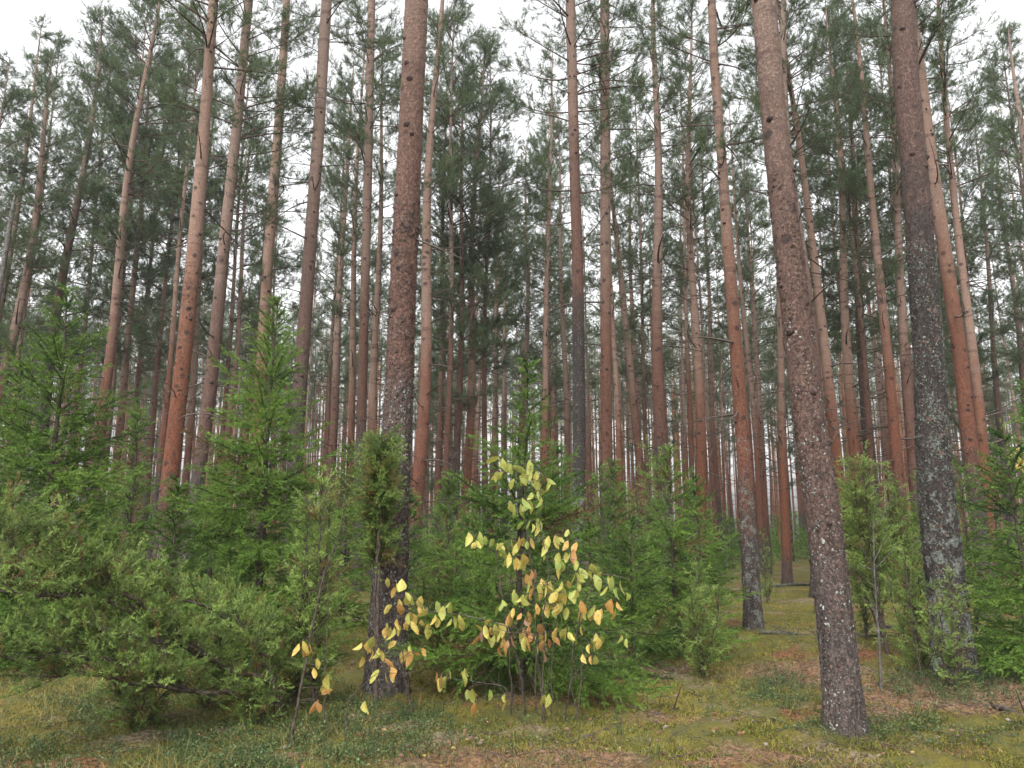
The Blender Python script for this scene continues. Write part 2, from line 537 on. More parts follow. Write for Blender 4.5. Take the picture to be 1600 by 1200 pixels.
VAR = [pine_variant(1, 22, 11.5, 2.2, 1.0, 40), pine_variant(2, 23, 12.5, 1.9, 0.95, 40), pine_variant(3, 21, 9.0, 2.1, 1.0, 46),
       pine_variant(4, 22, 10.5, 2.3, 1.05, 40), pine_variant(5, 20, 8.5, 1.6, 0.95, 50), pine_variant(6, 22, 12.0, 1.6, 0.9, 44),
       pine_variant(7, 15, 4.5, 1.8, 1.2, 36, 0.6), pine_variant(8, 12, 3.0, 1.6, 1.25, 30, 0.6), pine_variant(9, 19, 6.5, 1.5, 1.0, 60, 0.6),
       pine_variant(10, 20, 7.0, 2.1, 1.35, 44, 0.6, 1.12)]
PINES = []           # (root, x, y) of every pine


def set_bark(o, red, lich, line, pale=0.4):
    o["paleness"] = float(pale)
    o["redness"], o["lichen"], o["bark_line"] = float(red), float(lich), float(line)


def pine(x, y, H, rb, lean=(0, 0), var=0, rot=None, red=0.5, lich=0.3, line=3.0, label=None, group=None, wide=1.0):
    v = VAR[var]
    root = link("pine_tree", None)
    root.location = (x, y, float(gh(x, y)))
    root.rotation_euler = (lean[1], lean[0], 0)
    rz = random.uniform(0, 2 * PI) if rot is None else rot
    sz = H / v['H']
    sr = rb / 0.14
    t = link("trunk", v['trunk'], root)
    t.scale = (sr, sr, sz)
    t.rotation_euler = (0, 0, rz)
    set_bark(t, red, lich, line / sz)
    c = link("crown", v['crown'], root)
    sc = wide * (0.8 + 0.2 * sz)
    c.scale = (sc, sc, sz)
    c.rotation_euler = (0, 0, rz)
    tag(root, label, "pine tree", group)
    PINES.append((root, x, y))
    return root


def big_pine(pts, Y, H, label, group, red=0.5, lich=0.4, line=3.0, var=0, sides=40, flakes=(600, 3.0), lichens=(600, 3.0), knots=10, dead=10, seed=0, rough=0.010, crust=None, pale=0.4):
    """a pine near enough to follow along its trunk: pts are (u, v, width) in the photograph from top to foot"""
    rng = np.random.default_rng(seed + 100)
    A = [(*at(u, v, Y), w) for u, v, w in pts]
    zz = np.array([p[2] for p, s, w in A])[::-1]
    xx = np.array([p[0] for p, s, w in A])[::-1]
    rr = np.array([w * 0.5 * s for p, s, w in A])[::-1]
    slope = (xx[-1] - xx[-3]) / (zz[-1] - zz[-3])
    x_end = xx[-1] + slope * 0.6 * (H - zz[-1])
    zz, xx, rr = np.append(zz, H), np.append(xx, x_end), np.append(rr, 0.02)
    g = float(gh(xx[0], Y))
    X0 = float(np.interp(g, zz, xx)) if zz[0] < g else xx[0] - slope * (zz[0] - g)
    root = link("pine_tree", None)
    root.location = (X0, Y, g)
    wob = rng.uniform(0, 6, 2)

    def axis(z):
        return np.array([np.interp(z + g, zz, xx) - X0, 0.03 * math.sin(0.5 * z + wob[0]) - 0.03 * math.sin(wob[0]), z])

    def rad(z):
        return np.interp(np.asarray(z) + g, zz, rr)
    zfine = max(6.0, zz[-2] * 1.05)
    zs = np.concatenate([np.arange(-0.25, zfine, 0.022 if Y < 10 else 0.04), np.linspace(zfine + 0.1, H, 30)])
    n = len(zs)
    C = np.array([axis(z) for z in zs])
    ker = np.hanning(41 if Y < 10 else 25)
    ker /= ker.sum()
    pad = len(ker) // 2
    C[:, 0] = np.convolve(np.pad(C[:, 0], pad, mode='reflect', reflect_type='odd'), ker, 'valid')
    Rz = rad(zs) * (1 + 0.09 * np.exp(-np.maximum(zs, 0) / 0.15))
    a = np.arange(sides) * 2 * PI / sides
    V = np.zeros((n, sides, 3))
    lowf = np.clip(1.25 - zs / (line + 5), 0.3, 1)
    for i in range(n):
        for j in range(sides):
            ca, sa = math.cos(a[j]), math.sin(a[j])
            r = Rz[i]
            q = Vector((ca * r * 17 + seed, sa * r * 17, zs[i] * 7.0))
            dsp = (abs(mnoise.noise(q * 2.1)) * 1.6 - 0.35 + 0.5 * mnoise.noise(q * 4.7)) * rough * lowf[i]
            if zs[i] < 0.5:
                dsp += 0.06 * max(0, 0.5 - zs[i]) ** 1.5 * (0.6 + math.cos(a[j] * 5 + seed + math.sin(a[j] * 2)))
            V[i, j] = (C[i, 0] + ca * (r + dsp), C[i, 1] + sa * (r + dsp), zs[i])
    i = np.arange(n - 1)[:, None] * sides
    j = np.arange(sides)[None]
    k = (j + 1) % sides
    q = np.stack([i + j, i + k, i + sides + k, i + sides + j], -1).reshape(-1, 4)
    tk = MB()
    tk.add(V, np.concatenate([q[:, [0, 1, 2]], q[:, [0, 2, 3]]]), 0, smooth=True)

    def chips(count, zmax, mat, size, power):
        z = zmax * rng.random(count) ** power
        an = rng.uniform(0, 2 * PI, count)
        cl = np.sin(z * 9.1 + 2 * np.sin(an * 2 + seed)) + np.sin(an * 3 + z * 3.7 + seed) + rng.normal(0, 0.8, count)
        ok = cl > -0.45
        z, an = z[ok], an[ok]
        count = len(z)
        out = np.stack([np.cos(an), np.sin(an), np.zeros(count)], -1)
        cx = np.interp(z, zs, C[:, 0])
        r = np.interp(z, zs, Rz) + rough * 0.35
        p = np.stack([cx, np.interp(z, zs, C[:, 1]), z], -1) + out * r[:, None]
        tan = np.stack([-np.sin(an), np.cos(an), np.zeros(count)], -1)
        upv = norm(np.array([0, 0, 1.0]) + out * rng.uniform(-0.05, 0.75, count)[:, None])
        s = size * (0.3 + 1.1 * rng.random(count) ** 2.2)[:, None]
        asp = rng.uniform(0.7, 1.8, count)[:, None]
        ring = []
        for b in range(6):
            an2 = b * PI / 3
            rr2 = rng.uniform(0.25, 1.25, count)[:, None]
            ring.append(p + tan * s * math.cos(an2) * rr2 + upv * s * asp * math.sin(an2) * rr2 + out * rng.uniform(-0.002, 0.003, count)[:, None])
        Vv = np.stack([p + out * 0.004] + ring, 1).reshape(-1, 3)
        b0 = np.arange(count)[:, None] * 7
        T = np.concatenate([np.concatenate([b0, b0 + 1 + m, b0 + 1 + (m + 1) % 6], 1) for m in range(6)])
        tk.add(Vv, T, mat)
    chips(flakes[0], flakes[1], 3, 0.024, 0.9)
    chips(lichens[0], lichens[1], 4, 0.011, 1.25)
    for _ in range(knots):
        z = rng.uniform(line, min(H * 0.6, zz[-2]))
        an = rng.uniform(PI, 2 * PI)
        o = np.array([math.cos(an), math.sin(an), 0])
        p = axis(z) + o * float(rad(z)) * 0.9
        w = float(rad(z)) * rng.uniform(0.12, 0.22)
        tube(tk, [p, p + o * 0.02 + np.array([0, 0, 0.004]), p + o * (0.03 + w * 0.5)], [w * 1.7, w * 1.2, w * 0.25], 8, 2, cap=True)
    dead_branches(tk, rng, axis, lambda z: float(rad(z)), line + 1.5, min(12, H * 0.6), dead, 1.7, 1)
    t = link("trunk", tk.mesh("pine_trunk", [M_BARK, M_DEAD, M_KNOT, M_FLAKE, crust or M_LICHEN]), root)
    set_bark(t, red, lich, line, pale)
    v = VAR[var]
    c = link("crown", v['crown'], root)
    lean = math.atan2(x_end - xx[-2], H - zz[-2])
    c.location = (x_end - X0 - math.tan(lean) * (H - g), 0, 0)
    c.rotation_euler = (0, lean, 0)
    c.scale = (1, 1, (H - g) / math.cos(lean) / v['H'])
    tag(root, label, "pine tree", group)
    PINES.append((root, X0, Y))
    return root


G_PINE = "pines of the forest"
big_pine([(651, 0, 36), (641, 200, 37), (631, 400, 40), (623, 600, 43), (613, 800, 50), (607, 950, 56), (603, 1080, 66)], 8.5, 22,
         "thick pine with dark scaly foot and pinkish upper bark, left of the yellow-leaved shrub", G_PINE,
         red=0.3, lich=0.6, line=3.0, var=0, sides=64, flakes=(4200, 5.5), lichens=(5200, 3.3), knots=14, dead=3, seed=1, rough=0.020, pale=0.75)
big_pine([(1190, 0, 36), (1208, 200, 38), (1232, 400, 42), (1256, 600, 46), (1282, 770, 51), (1300, 920, 54), (1314, 1060, 57), (1320, 1138, 60)], 6.94, 21,
         "nearest leaning pine on the open mossy floor, brown bark flecked with pale lichen", G_PINE,
         red=0.15, lich=0.4, line=1.5, var=1, sides=56, flakes=(2600, 5.0), lichens=(2300, 3.6), knots=8, dead=0, seed=2, rough=0.010, pale=0.85)
big_pine([(1409, 0, 35), (1413, 130, 36), (1428, 300, 38), (1437, 420, 40), (1449, 570, 43), (1458, 740, 50), (1468, 834, 54), (1482, 950, 56), (1492, 1058, 62)], 9.3, 22,
         "thick dark pine covered in grey lichen crusts beside the spruce at the right edge", G_PINE,
         red=0.1, lich=1.0, line=5.6, var=3, sides=56, flakes=(2400, 5.5), lichens=(15000, 5.2), knots=10, dead=2, seed=3, crust=M_CRUST, rough=0.016, pale=0.0)
big_pine([(1112, 0, 12), (1116, 100, 14), (1126, 216, 14), (1140, 400, 18), (1156, 602, 21), (1165, 737, 23), (1171, 860, 26), (1178, 985, 29)], 13.7, 20,
         "slim crooked tan pine with a lichen-crusted foot, left of the nearest leaning pine", G_PINE,
         red=0.75, lich=0.9, line=1.9, var=4, sides=32, flakes=(700, 3.0), lichens=(1300, 1.9), knots=12, dead=16, seed=4)
big_pine([(891, 0, 15), (899, 300, 16.5), (903, 400, 18), (905, 670, 20), (904, 800, 21), (903, 940, 24)], 17, 22,
         "straight pine, long blackish lichen-covered lower trunk and pink upper bark, behind the yellow-leaved shrub", G_PINE,
         red=0.35, lich=1.0, line=6.6, var=2, sides=28, flakes=(600, 6.0), lichens=(4200, 6.2), knots=10, dead=20, seed=5, crust=M_CRUST, pale=0.0)
big_pine([(945, 0, 14), (946, 400, 16.5), (948, 670, 18), (950, 800, 19), (952, 920, 22)], 18.5, 23,
         "very straight reddish brown pine just right of the blackish lichen-covered one", G_PINE,
         red=0.6, lich=0.25, line=2.6, var=1, sides=28, flakes=(900, 6.0), lichens=(100, 3), knots=9, dead=14, seed=6)
big_pine([(334, 0, 14), (318, 200, 17), (301, 400, 22), (282, 600, 24), (262, 780, 26), (249, 900, 27), (243, 960, 30)], 15, 21,
         "orange-red pine trunk leaning right between the two young spruces on the left", G_PINE,
         red=1.0, lich=0.2, line=1.9, var=3, sides=30, flakes=(1500, 7.0), lichens=(150, 2), knots=14, dead=14, seed=7)
big_pine([(388, 0, 13), (370, 200, 15), (348, 400, 18), (328, 600, 20), (308, 750, 21), (290, 880, 23), (283, 930, 25)], 18, 21,
         "grey-brown knotty pine just right of the orange-red leaning trunk, dark at its foot", G_PINE,
         red=0.2, lich=0.3, line=3.2, var=2, sides=28, flakes=(700, 5.0), lichens=(200, 2), knots=18, dead=22, seed=8)
big_pine([(511, 0, 16), (498, 200, 18), (483, 400, 20), (472, 560, 21), (455, 800, 23), (447, 915, 25)], 18, 22,
         "purplish grey pine rising behind the right side of the bright green spruce left of centre", G_PINE,
         red=0.15, lich=0.3, line=5.0, var=5, sides=28, flakes=(700, 5.0), lichens=(200, 2), knots=12, dead=14, seed=9)
big_pine([(1430, 60, 16), (1455, 253, 18), (1478, 400, 20), (1502, 552, 21), (1514, 670, 22), (1530, 800, 23), (1540, 920, 26)], 16, 20,
         "orange-tan pine leaning left, close on the right of the thick lichen-crusted dark pine", G_PINE,
         red=0.8, lich=0.3, line=2.8, var=0, sides=28, flakes=(600, 5.0), lichens=(150, 2), knots=16, dead=14, seed=10)
big_pine([(449, 0, 11), (435, 200, 14), (420, 400, 16.5), (403, 690, 18), (395, 900, 21)], 22, 21,
         "bright orange-tan pine rising behind the left side of the bright green spruce left of centre", G_PINE,
         red=0.9, lich=0.2, line=2.0, var=4, sides=24, flakes=(300, 5.0), lichens=(60, 2), knots=10, dead=18, seed=11)
big_pine([(581, 0, 12), (572, 400, 14), (564, 700, 15), (558, 920, 18)], 23, 22,
         "straight pine, black-footed and pinkish above, close on the left of the thick central pine", G_PINE,
         red=0.4, lich=0.4, line=4.6, var=0, sides=24, flakes=(300, 5.0), lichens=(150, 3), knots=9, dead=14, seed=12)


def mid_pine(u1, v1, u2, v2, w, Y, label, H=22, var=0, red=0.5, lich=0.2, line=2.5, wide=1.0):
    """a pine further in, given by two points of its trunk and its width between them"""
    p, s1 = at(u1, v1, Y)
    q, s2 = at(u2, v2, Y)
    lean = math.atan2(p[0] - q[0], p[2] - q[2])
    xb = q[0] - math.tan(lean) * (q[2] - float(gh(q[0], Y)))
    zm = (p[2] + q[2]) / 2
    rb = 0.14 * (w * 0.5 * (s1 + s2) / 2) / float(trunk_radius(zm, H, 0.14))
    return pine(xb, Y, H, rb, (lean, 0), var, None, red, lich, line, label, G_PINE, wide)


MID = [
    (684, 0, 650, 690, 13.5, 21, "tan orange pine close on the right of the thick central pine, half hidden by it", 21, 4, .75, .1, 1.5),
    (744, 263, 726, 737, 10, 27, "reddish pine with bare side branches and dense dark crown, right of the thick central pine", 21, 3, .8, .2, 1.5, 1.35),
    (1024, 0, 1036, 670, 13, 23, "straight brown pine midway between the straight reddish pine and the slim crooked tan pine", 22, 1, .5, .3, 4),
    (965, 400, 989, 636, 10, 29, "slender reddish pine leaning left over the small spruces, behind the very straight reddish brown pine", 21, 2, .6, .2, 2),
    (986, 417, 991, 600, 7, 36, "thin straight pine touching the slender reddish leaning one", 21, 5, .6, .2, 2),
    (957, 500, 964, 780, 9, 27, "saturated red slim pine partly hidden by the very straight reddish brown pine", 20, 4, 1.0, .1, .8),
    (1219, 0, 1245, 380, 13, 20, "grey-brown pine peeping out on the right of the nearest leaning pine's top", 21, 3, .2, .2, 4),
    (1270, 440, 1306, 730, 15, 21, "deep red pine close behind the right side of the nearest leaning pine", 20, 0, 1.0, .15, 1.0),
    (1303, 128, 1338, 704, 11, 25, "orange-tan pine standing right of the deep red one, evenly ringed with dark knots", 21, 5, .9, .1, 1.5),
    (1328, 169, 1359, 670, 11, 27, "dark grey pine between two orange ones right of the nearest leaning pine", 21, 2, .1, .5, 6),
    (1347, 189, 1399, 704, 12.5, 22, "orange leaning pine with a blackish foot, left of the thick lichen-crusted dark pine", 21, 4, .85, .3, 2.6),
    (1356, 430, 1385, 690, 7, 36, "thin pinkish pine squeezed between the dark grey one and the orange leaning one", 20, 0, .6, .1, 2),
    (1401, 270, 1424, 620, 12, 22, "brownish pine close on the left of the thick lichen-crusted dark pine, half hidden by it", 21, 1, .45, .2, 2.5),
    (1495, 337, 1527, 687, 13, 21, "red pine behind the orange-tan one that leans left near the right edge", 21, 3, .95, .1, 1.0),
    (1583, 101, 1603, 330, 8, 27, "thin grey pine cut by the right edge of the view, in its upper part", 21, 5, .1, .2, 6),
    (1544, 417, 1568, 704, 8, 32, "thin grey pine behind the top of the spruce at the right edge", 21, 2, .15, .3, 6),
    (1577, 380, 1603, 600, 8, 33, "slim grey pine farthest to the right, behind the spruce branches at the edge", 20, 4, .15, .3, 6),
    (1077, 203, 1087, 704, 11.5, 25, "slim red pine with knotty bark just left of the slim crooked tan pine", 21, 3, .9, .2, 1.6),
    (1107, 434, 1116, 636, 7, 36, "thin brown pine between the slim knotty red pine and the slim crooked tan pine", 21, 1, .5, .2, 3),
    (1160, 480, 1177, 700, 8, 30, "thin orange-brown pine rising from behind the slim crooked tan pine on its right", 20, 5, .75, .1, 1.5),
    (1174, 460, 1188, 700, 8, 33, "second thin orange-brown pine right of the slim crooked tan pine", 20, 2, .7, .1, 1.5),
    (1224, 560, 1228, 780, 12, 26, "upright red-brown pine whose foot shows in the gap left of the nearest leaning pine", 21, 0, .95, .2, .6),
    (824, 380, 821, 600, 7, 34, "thin brown pine above the top of the spruce behind the yellow-leaved shrub", 20, 4, .5, .2, 2),
    (855, 380, 846, 740, 9, 28, "slim red pine left of the blackish lichen-covered one, above the yellow-leaved shrub", 21, 5, .95, .2, 1.2),
    (877, 440, 884, 720, 8, 32, "thin pinkish pine touching the left side of the blackish lichen-covered one", 21, 1, .5, .2, 2),
    (791, 440, 790, 700, 5.5, 40, "very thin dark pine left of the spruce top behind the yellow-leaved shrub", 20, 0, .2, .2, 4),
    (774, 560, 771, 730, 8, 33, "thin reddish pine between the one with the dense dark crown and the spruce top", 19, 3, .8, .2, 1),
    (690, 460, 684, 760, 9, 28, "thin brown pine right of the tan orange one by the thick central pine", 20, 2, .6, .2, 2),
    (714, 500, 708, 790, 11, 26, "dark brown pine among bare branches left of the reddish one with the dense crown", 19, 6, .35, .4, 4),
    (555, 430, 546, 680, 10, 27, "orange slim pine left of the straight black-footed one by the thick central pine", 21, 4, .85, .1, 1.5),
    (593, 430, 587, 700, 11, 26, "tan orange pine in the gap between the black-footed pine and the thick central pine", 20, 1, .85, .1, 1.0),
    (550, 101, 514, 704, 8, 30, "thin brown pine right of the purplish grey one, leaning slightly right", 22, 5, .4, .2, 3),
    (154, 111, 112, 420, 9, 26, "slender grey pine with an airy crown at upper left, leaning right", 21, 9, .15, .2, 8),
    (67, 230, 12, 580, 11, 23, "brown leaning pine at the left edge above the young spruce", 17, 4, .45, .2, 3),
    (20, 380, -16, 620, 10, 24, "brown pine cut by the left edge of the view, leaning right", 19, 5, .4, .2, 3),
    (199, 304, 150, 646, 13.5, 21, "pinkish red-brown knotty pine left of the orange-red leaning trunk, forked branches halfway up", 20, 3, .6, .2, 3.4),
    (215, 330, 186, 643, 9, 28, "paler slim pine just right of the pinkish red-brown knotty one", 22, 0, .65, .1, 1.5, 1.3),
    (194, 420, 172, 650, 8, 31, "thin brown pine squeezed behind the pinkish red-brown knotty one", 20, 1, .6, .1, 2),
    (236, 400, 214, 640, 7, 36, "thin dark pine between the paler slim one and the orange-red leaning trunk", 20, 2, .4, .2, 3),
    (312, 420, 290, 700, 8.5, 30, "slim brown pine peeping between the orange-red trunk and the grey-brown knotty one", 21, 5, .6, .1, 2),
    (376, 420, 352, 720, 8, 31, "slim orange pine between the grey-brown knotty one and the bright orange-tan one", 21, 0, .8, .1, 1),
]
for u1, v1, u2, v2, w, Y, lab, H, var, red, lich, line, *wd in MID:
    mid_pine(u1, v1, u2, v2, w, Y, lab, H, var, red, lich, line, *(wd or [1.0]))


DENSE = [
    (10, 85, 22, "dense-crowned dark pine at the left edge, its crown low over the young spruces"),
    (232, -10, 27, "tall pine with a broad dense crown behind the pinkish red-brown knotty one"),
    (268, 70, 33, "dense-crowned pine behind the top of the orange-red leaning trunk, on its left"),
    (390, 40, 31, "dense-crowned pine behind the grey-brown knotty pine's top"),
    (540, 130, 35, "dense-crowned pine between the purplish grey and the black-footed pine"),
    (765, 60, 28, "dense dark-crowned pine beside the bright gap in the sky, on its left"),
    (850, 165, 38, "dense-topped pine in the bright gap left of the blackish lichen-covered pine"),
    (990, 115, 33, "dense-topped pine behind the very straight reddish brown one, on its right"),
    (1165, 270, 42, "dense-topped lower pine in the sky gap left of the nearest leaning pine"),
    (1290, -20, 26, "dense dark-crowned pine close right of the nearest leaning pine's top"),
    (1362, 20, 30, "dense-crowned pine halfway between the nearest leaning and the lichen-crusted dark pine"),
    (1475, 110, 31, "dense-topped pine behind the orange-tan one that leans left near the right edge"),
    (95, 55, 29, "dense-crowned pine left of the slender grey one at upper left"),
    (178, 25, 31, "dense-crowned pine right of the slender grey one at upper left"),
    (300, 5, 29, "dense-crowned pine behind the orange-red leaning trunk, on its right"),
    (705, -25, 25, "dense dark-crowned pine behind the tan orange one by the thick central pine"),
    (1560, 40, 28, "dense-crowned grey pine at the upper right corner"),
]
for u, v, Y, lab in DENSE:
    q = at(u, v, Y)[0]
    pine(q[0], Y, q[2] - float(gh(q[0], Y)), 0.115, (0.004, 0), 9, None, 0.5, 0.2, 3.0, lab, G_PINE)


def fill_pines():
    """the rest of the pines, out to where single trees can no longer be told apart"""
    rng = np.random.default_rng(21)
    names = ["the orange-red leaning trunk", "the grey-brown knotty pine", "the purplish grey pine", "the thick central pine",
             "the blackish lichen-covered pine", "the slim crooked tan pine", "the nearest leaning pine", "the thick lichen-crusted dark pine"]
    marks = [270, 318, 468, 620, 904, 1160, 1268, 1454]
    got = []
    tries = 0
    while len(got) < 228 and tries < 30000:
        tries += 1
        y = 24 + (80 - 24) * rng.random() ** 0.72
        a = rng.uniform(-0.74, 0.74)
        x = y * a
        u, v = px((x, y, 4.0))
        if any(a < uu < b and c < vv < d for uu, vv in (px((x, y, h)) for h in (12, 14, 16, 18, 20, 21.5)) for a, b, c, d in ((745, 880, 0, 215), (1140, 1205, 190, 330), (0, 95, 20, 190), (255, 315, 40, 170), (100, 165, 330, 430), (500, 545, 190, 400))):
            if rng.random() < 0.85:
                continue
        if y < 32 and rng.random() < 0.5:
            continue
        dmin = 1.4 + 0.012 * y
        if any((x - q[1]) ** 2 + (y - q[2]) ** 2 < dmin ** 2 for q in PINES):
            continue
        young = rng.random() < 0.2 and y < 60
        var = int(rng.choice([6, 7, 8])) if young else int(rng.choice([0, 1, 2, 3, 4, 5, 5, 4]))
        H = VAR[var]['H'] * rng.uniform(0.85, 1.08)
        rb = (0.065 if young else 0.098) * rng.uniform(0.65, 1.4)
        red = float(np.clip(rng.normal(0.82, 0.24), 0, 1))
        r = pine(x, y, H, rb, (rng.normal(0, 0.022), rng.normal(0, 0.015)), var, None, red, rng.uniform(0.05, 0.4), rng.uniform(0.8, 4.0), None, G_PINE, rng.uniform(0.85, 1.2))
        got.append((r, u, y, red, young, rb))
    for gap in range(len(marks) + 1):
        lo = -1e9 if gap == 0 else marks[gap - 1]
        hi = 1e9 if gap == len(marks) else marks[gap]
        if gap == 0:
            where = "left of " + names[0]
        elif gap == len(marks):
            where = "right of " + names[-1]
        else:
            where = "between " + names[gap - 1].replace("the ", "", 1) + " and " + names[gap].replace("the ", "", 1)
        for r, u, y, red, young, rb in got:
            if lo <= u < hi:
                size = "distant small bushy" if young else "distant thin"
                r["label"] = size + " pine among many " + where
                r["group"] = ("small bushy pines far " if young else "thin pines far ") + where


fill_pines()


def far_forest():
    """the wood beyond, where trunks run together: one mass"""
    rng = np.random.default_rng(33)
    mb = MB()
    lows = []
    for k in range(4):
        r2 = np.random.default_rng(50 + k)
        m = MB()
        H, hb, R = 21, 13 + k, 1.2
        zs = np.linspace(-0.3, H, 6)
        tube(m, [(0, 0, z) for z in zs], trunk_radius(np.maximum(zs, 0.4), H, 0.088), 5, 0, tint=0.5)
        n = 140
        u = r2.random(n) ** 0.8
        rad = R * (1 - u) ** 0.6 * np.sqrt(r2.random(n))
        an = r2.uniform(0, 2 * PI, n)
        P = np.stack([rad * np.cos(an), rad * np.sin(an), hb + u * (H - hb)], -1)
        D = np.stack([np.cos(an), np.sin(an), r2.uniform(0, 1.2, n)], -1)
        needles(m, P, D, 0.35, 6, 0.22, 0.03, (0.3, 1.0), 1, r2.uniform(0.2, 0.8, n), rng=r2)
        lows.append(m.arrays())
    pts = []
    while len(pts) < 1250:
        y = 58 + 52 * rng.random()
        x = y * rng.uniform(-0.8, 0.8)
        pts.append((x, y))
    for x, y in pts:
        v, f, t, d, m, s = lows[rng.integers(0, 4)]
        a = rng.uniform(0, 2 * PI)
        sz, sr = rng.uniform(0.8, 1.1), rng.uniform(0.8, 1.25)
        c, q = math.cos(a), math.sin(a)
        V = np.stack([(v[:, 0] * c - v[:, 1] * q) * sr + x, (v[:, 0] * q + v[:, 1] * c) * sr + y, v[:, 2] * sz + float(gh(x, y))], -1)
        mb.v.append(V.astype(np.float32))
        mb.f.append(f + mb.n)
        mb.t.append(t)
        mb.d.append(d)
        mb.m.append(m)
        mb.s.append(s)
        mb.n += len(V)
    nb = 640
    yb = 44 + 62 * rng.random(nb)
    xb = yb * rng.uniform(-0.8, 0.8, nb)
    for x, y in zip(xb, yb):
        h, w = rng.uniform(1.0, 3.4), rng.uniform(0.5, 1.3)
        n = 130
        u = rng.random(n)
        an = rng.uniform(0, 2 * PI, n)
        rd = w * (1 - u) * np.sqrt(rng.random(n))
        P = np.stack([x + rd * np.cos(an), y + rd * np.sin(an), float(gh(x, y)) + u * h], -1)
        needles(mb, P, np.stack([np.cos(an), np.sin(an), rng.uniform(-0.4, 0.8, n)], -1), 0.3, 5, 0.2, 0.035, (0.3, 1.0), 2, rng.uniform(0.2, 0.9, n), rng=rng)
    o = link("far_forest", mb.mesh("far_forest", [plain_mat("far_bark", (0.11, 0.046, 0.024), (0.24, 0.115, 0.062), 0.8), M_PINE, M_SPRUCE]))
    tag(o, "hazy mass of far pine trunks and crowns closing the view", "forest", kind='stuff')


far_forest()

# ------------------------------------------------------------------ spruces
def spruce_mesh(seed, H, R, dens=1.0, step=0.125, low=0.05, taper=0.78, shoot=0.085, droop=0.25, nl=0.028, nw=0.0075, kn=24, bare=0.0, dry=0.03):
    rng = np.random.default_rng(seed)
    tk, cr = MB(), MB()
    zs = np.linspace(-0.15, H, 14)
    bend = rng.normal(0, 0.012, 2)
    ax = lambda z: np.array([bend[0] * z * math.sin(z), bend[1] * z * math.sin(z * 1.3 + 1), z])
    tube(tk, [ax(z) for z in zs], 0.006 + 0.0105 * H * (1 - np.clip(zs, 0, H) / H) ** 0.9, 8, 0)
    P_, D_, L_, T_, Y_ = [], [], [], [], []
    z = low * H
    while z < H - 0.04:
        u = z / H
        prof = (1 - u) ** taper * (0.7 + 0.3 * min(1, u * 6))
        nb = rng.integers(4, 8)
        a0 = rng.uniform(0, 2 * PI)
        for b in range(nb):
            if rng.random() < bare * (1 - u) + 0.12 + 0.35 * max(0, u - 0.72):
                continue
            a = a0 + b * 2 * PI / nb + rng.normal(0, 0.25)
            L = max(0.08, R * prof * rng.uniform(0.4, 1.25))
            h = np.array([math.cos(a), math.sin(a), 0])
            rise = -droop * (1 - u) + 0.75 * u ** 1.5 + rng.normal(0, 0.17)
            p0 = ax(z + rng.uniform(-0.5, 0.5) * step)
            B = bezier(p0, p0 + (h + [0, 0, rise * 1.5 - 0.05]) * L * 0.55, p0 + (h + [0, 0, rise + 0.12]) * L, 6)
            tube(cr, B, np.linspace(0.004 + 0.005 * L, 0.002, 6), 3, 0)
            bt = rng.uniform(0.05, 0.8)
            bd = 0.85 if rng.random() < dry * (1.6 - 1.5 * u) else 0.0
            sidev = np.array([-h[1], h[0], 0])
            ns = max(5, int(L * 24 * dens))
            tt = np.linspace(0.12, 0.98, ns)
            X, D = along(B, tt)
            for q in range(ns):
                sg = 1 if q % 2 else -1
                l2 = (0.06 + 0.42 * L * (1 - tt[q])) * rng.uniform(0.6, 1.15)
                e = norm(D[q] * 0.75 + sidev * sg * rng.uniform(0.25, 0.9) + np.array([0, 0, rng.normal(-0.12, 0.42)]))
                m = max(1, int(l2 / shoot * 1.1))
                t2 = np.linspace(0, 0.85, m)
                Y = X[q] + e * (t2 * l2)[:, None] + np.array([0, 0, -0.12]) * ((t2 * l2) ** 2 / max(l2, 0.05))[:, None]
                P_.append(Y)
                D_.append(np.tile(e, (m, 1)) + rng.normal(0, 0.10, (m, 3)))
                L_.append(np.full(m, shoot * 1.25))
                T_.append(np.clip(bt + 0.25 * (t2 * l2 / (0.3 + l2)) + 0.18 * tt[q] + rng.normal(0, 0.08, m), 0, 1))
                Y_.append(np.full(m, bd))
                if m > 1:
                    for w in range(1, m):
                        for s2 in (1, -1):
                            if rng.random() < 0.75:
                                f = norm(e + np.cross(e, [0, 0, 1.0]) * s2 * 0.8 + rng.normal(0, 0.4, 3))
                                P_.append(Y[w:w + 1])
                                D_.append(f[None])
                                L_.append(np.array([shoot * rng.uniform(0.5, 1.1)]))
                                T_.append(np.clip(T_[-1][-1:] + 0.08, 0, 1))
                                Y_.append(np.array([bd]))
            P_.append(X)
            D_.append(D)
            L_.append(np.full(ns, L / ns * 1.3))
            T_.append(np.full(ns, bt))
            Y_.append(np.full(ns, bd))
        z += step * (1.15 - 0.35 * u) * rng.uniform(0.75, 1.25) * (H / 3.5) ** 0.3
    # the leader
    n = 6
    P_.append(np.array([ax(H - 0.35 + 0.06 * q) for q in range(n)]))
    D_.append(np.tile([0, 0, 1.0], (n, 1)))
    L_.append(np.full(n, 0.07))
    T_.append(np.full(n, 0.6))
    Y_.append(np.zeros(n))
    c = np.concatenate
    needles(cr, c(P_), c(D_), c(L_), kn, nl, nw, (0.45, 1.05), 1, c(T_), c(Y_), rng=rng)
    return tk.mesh("spruce_trunk", [M_STEM]), cr.mesh("spruce_crown", [M_STEM, M_SPRUCE])


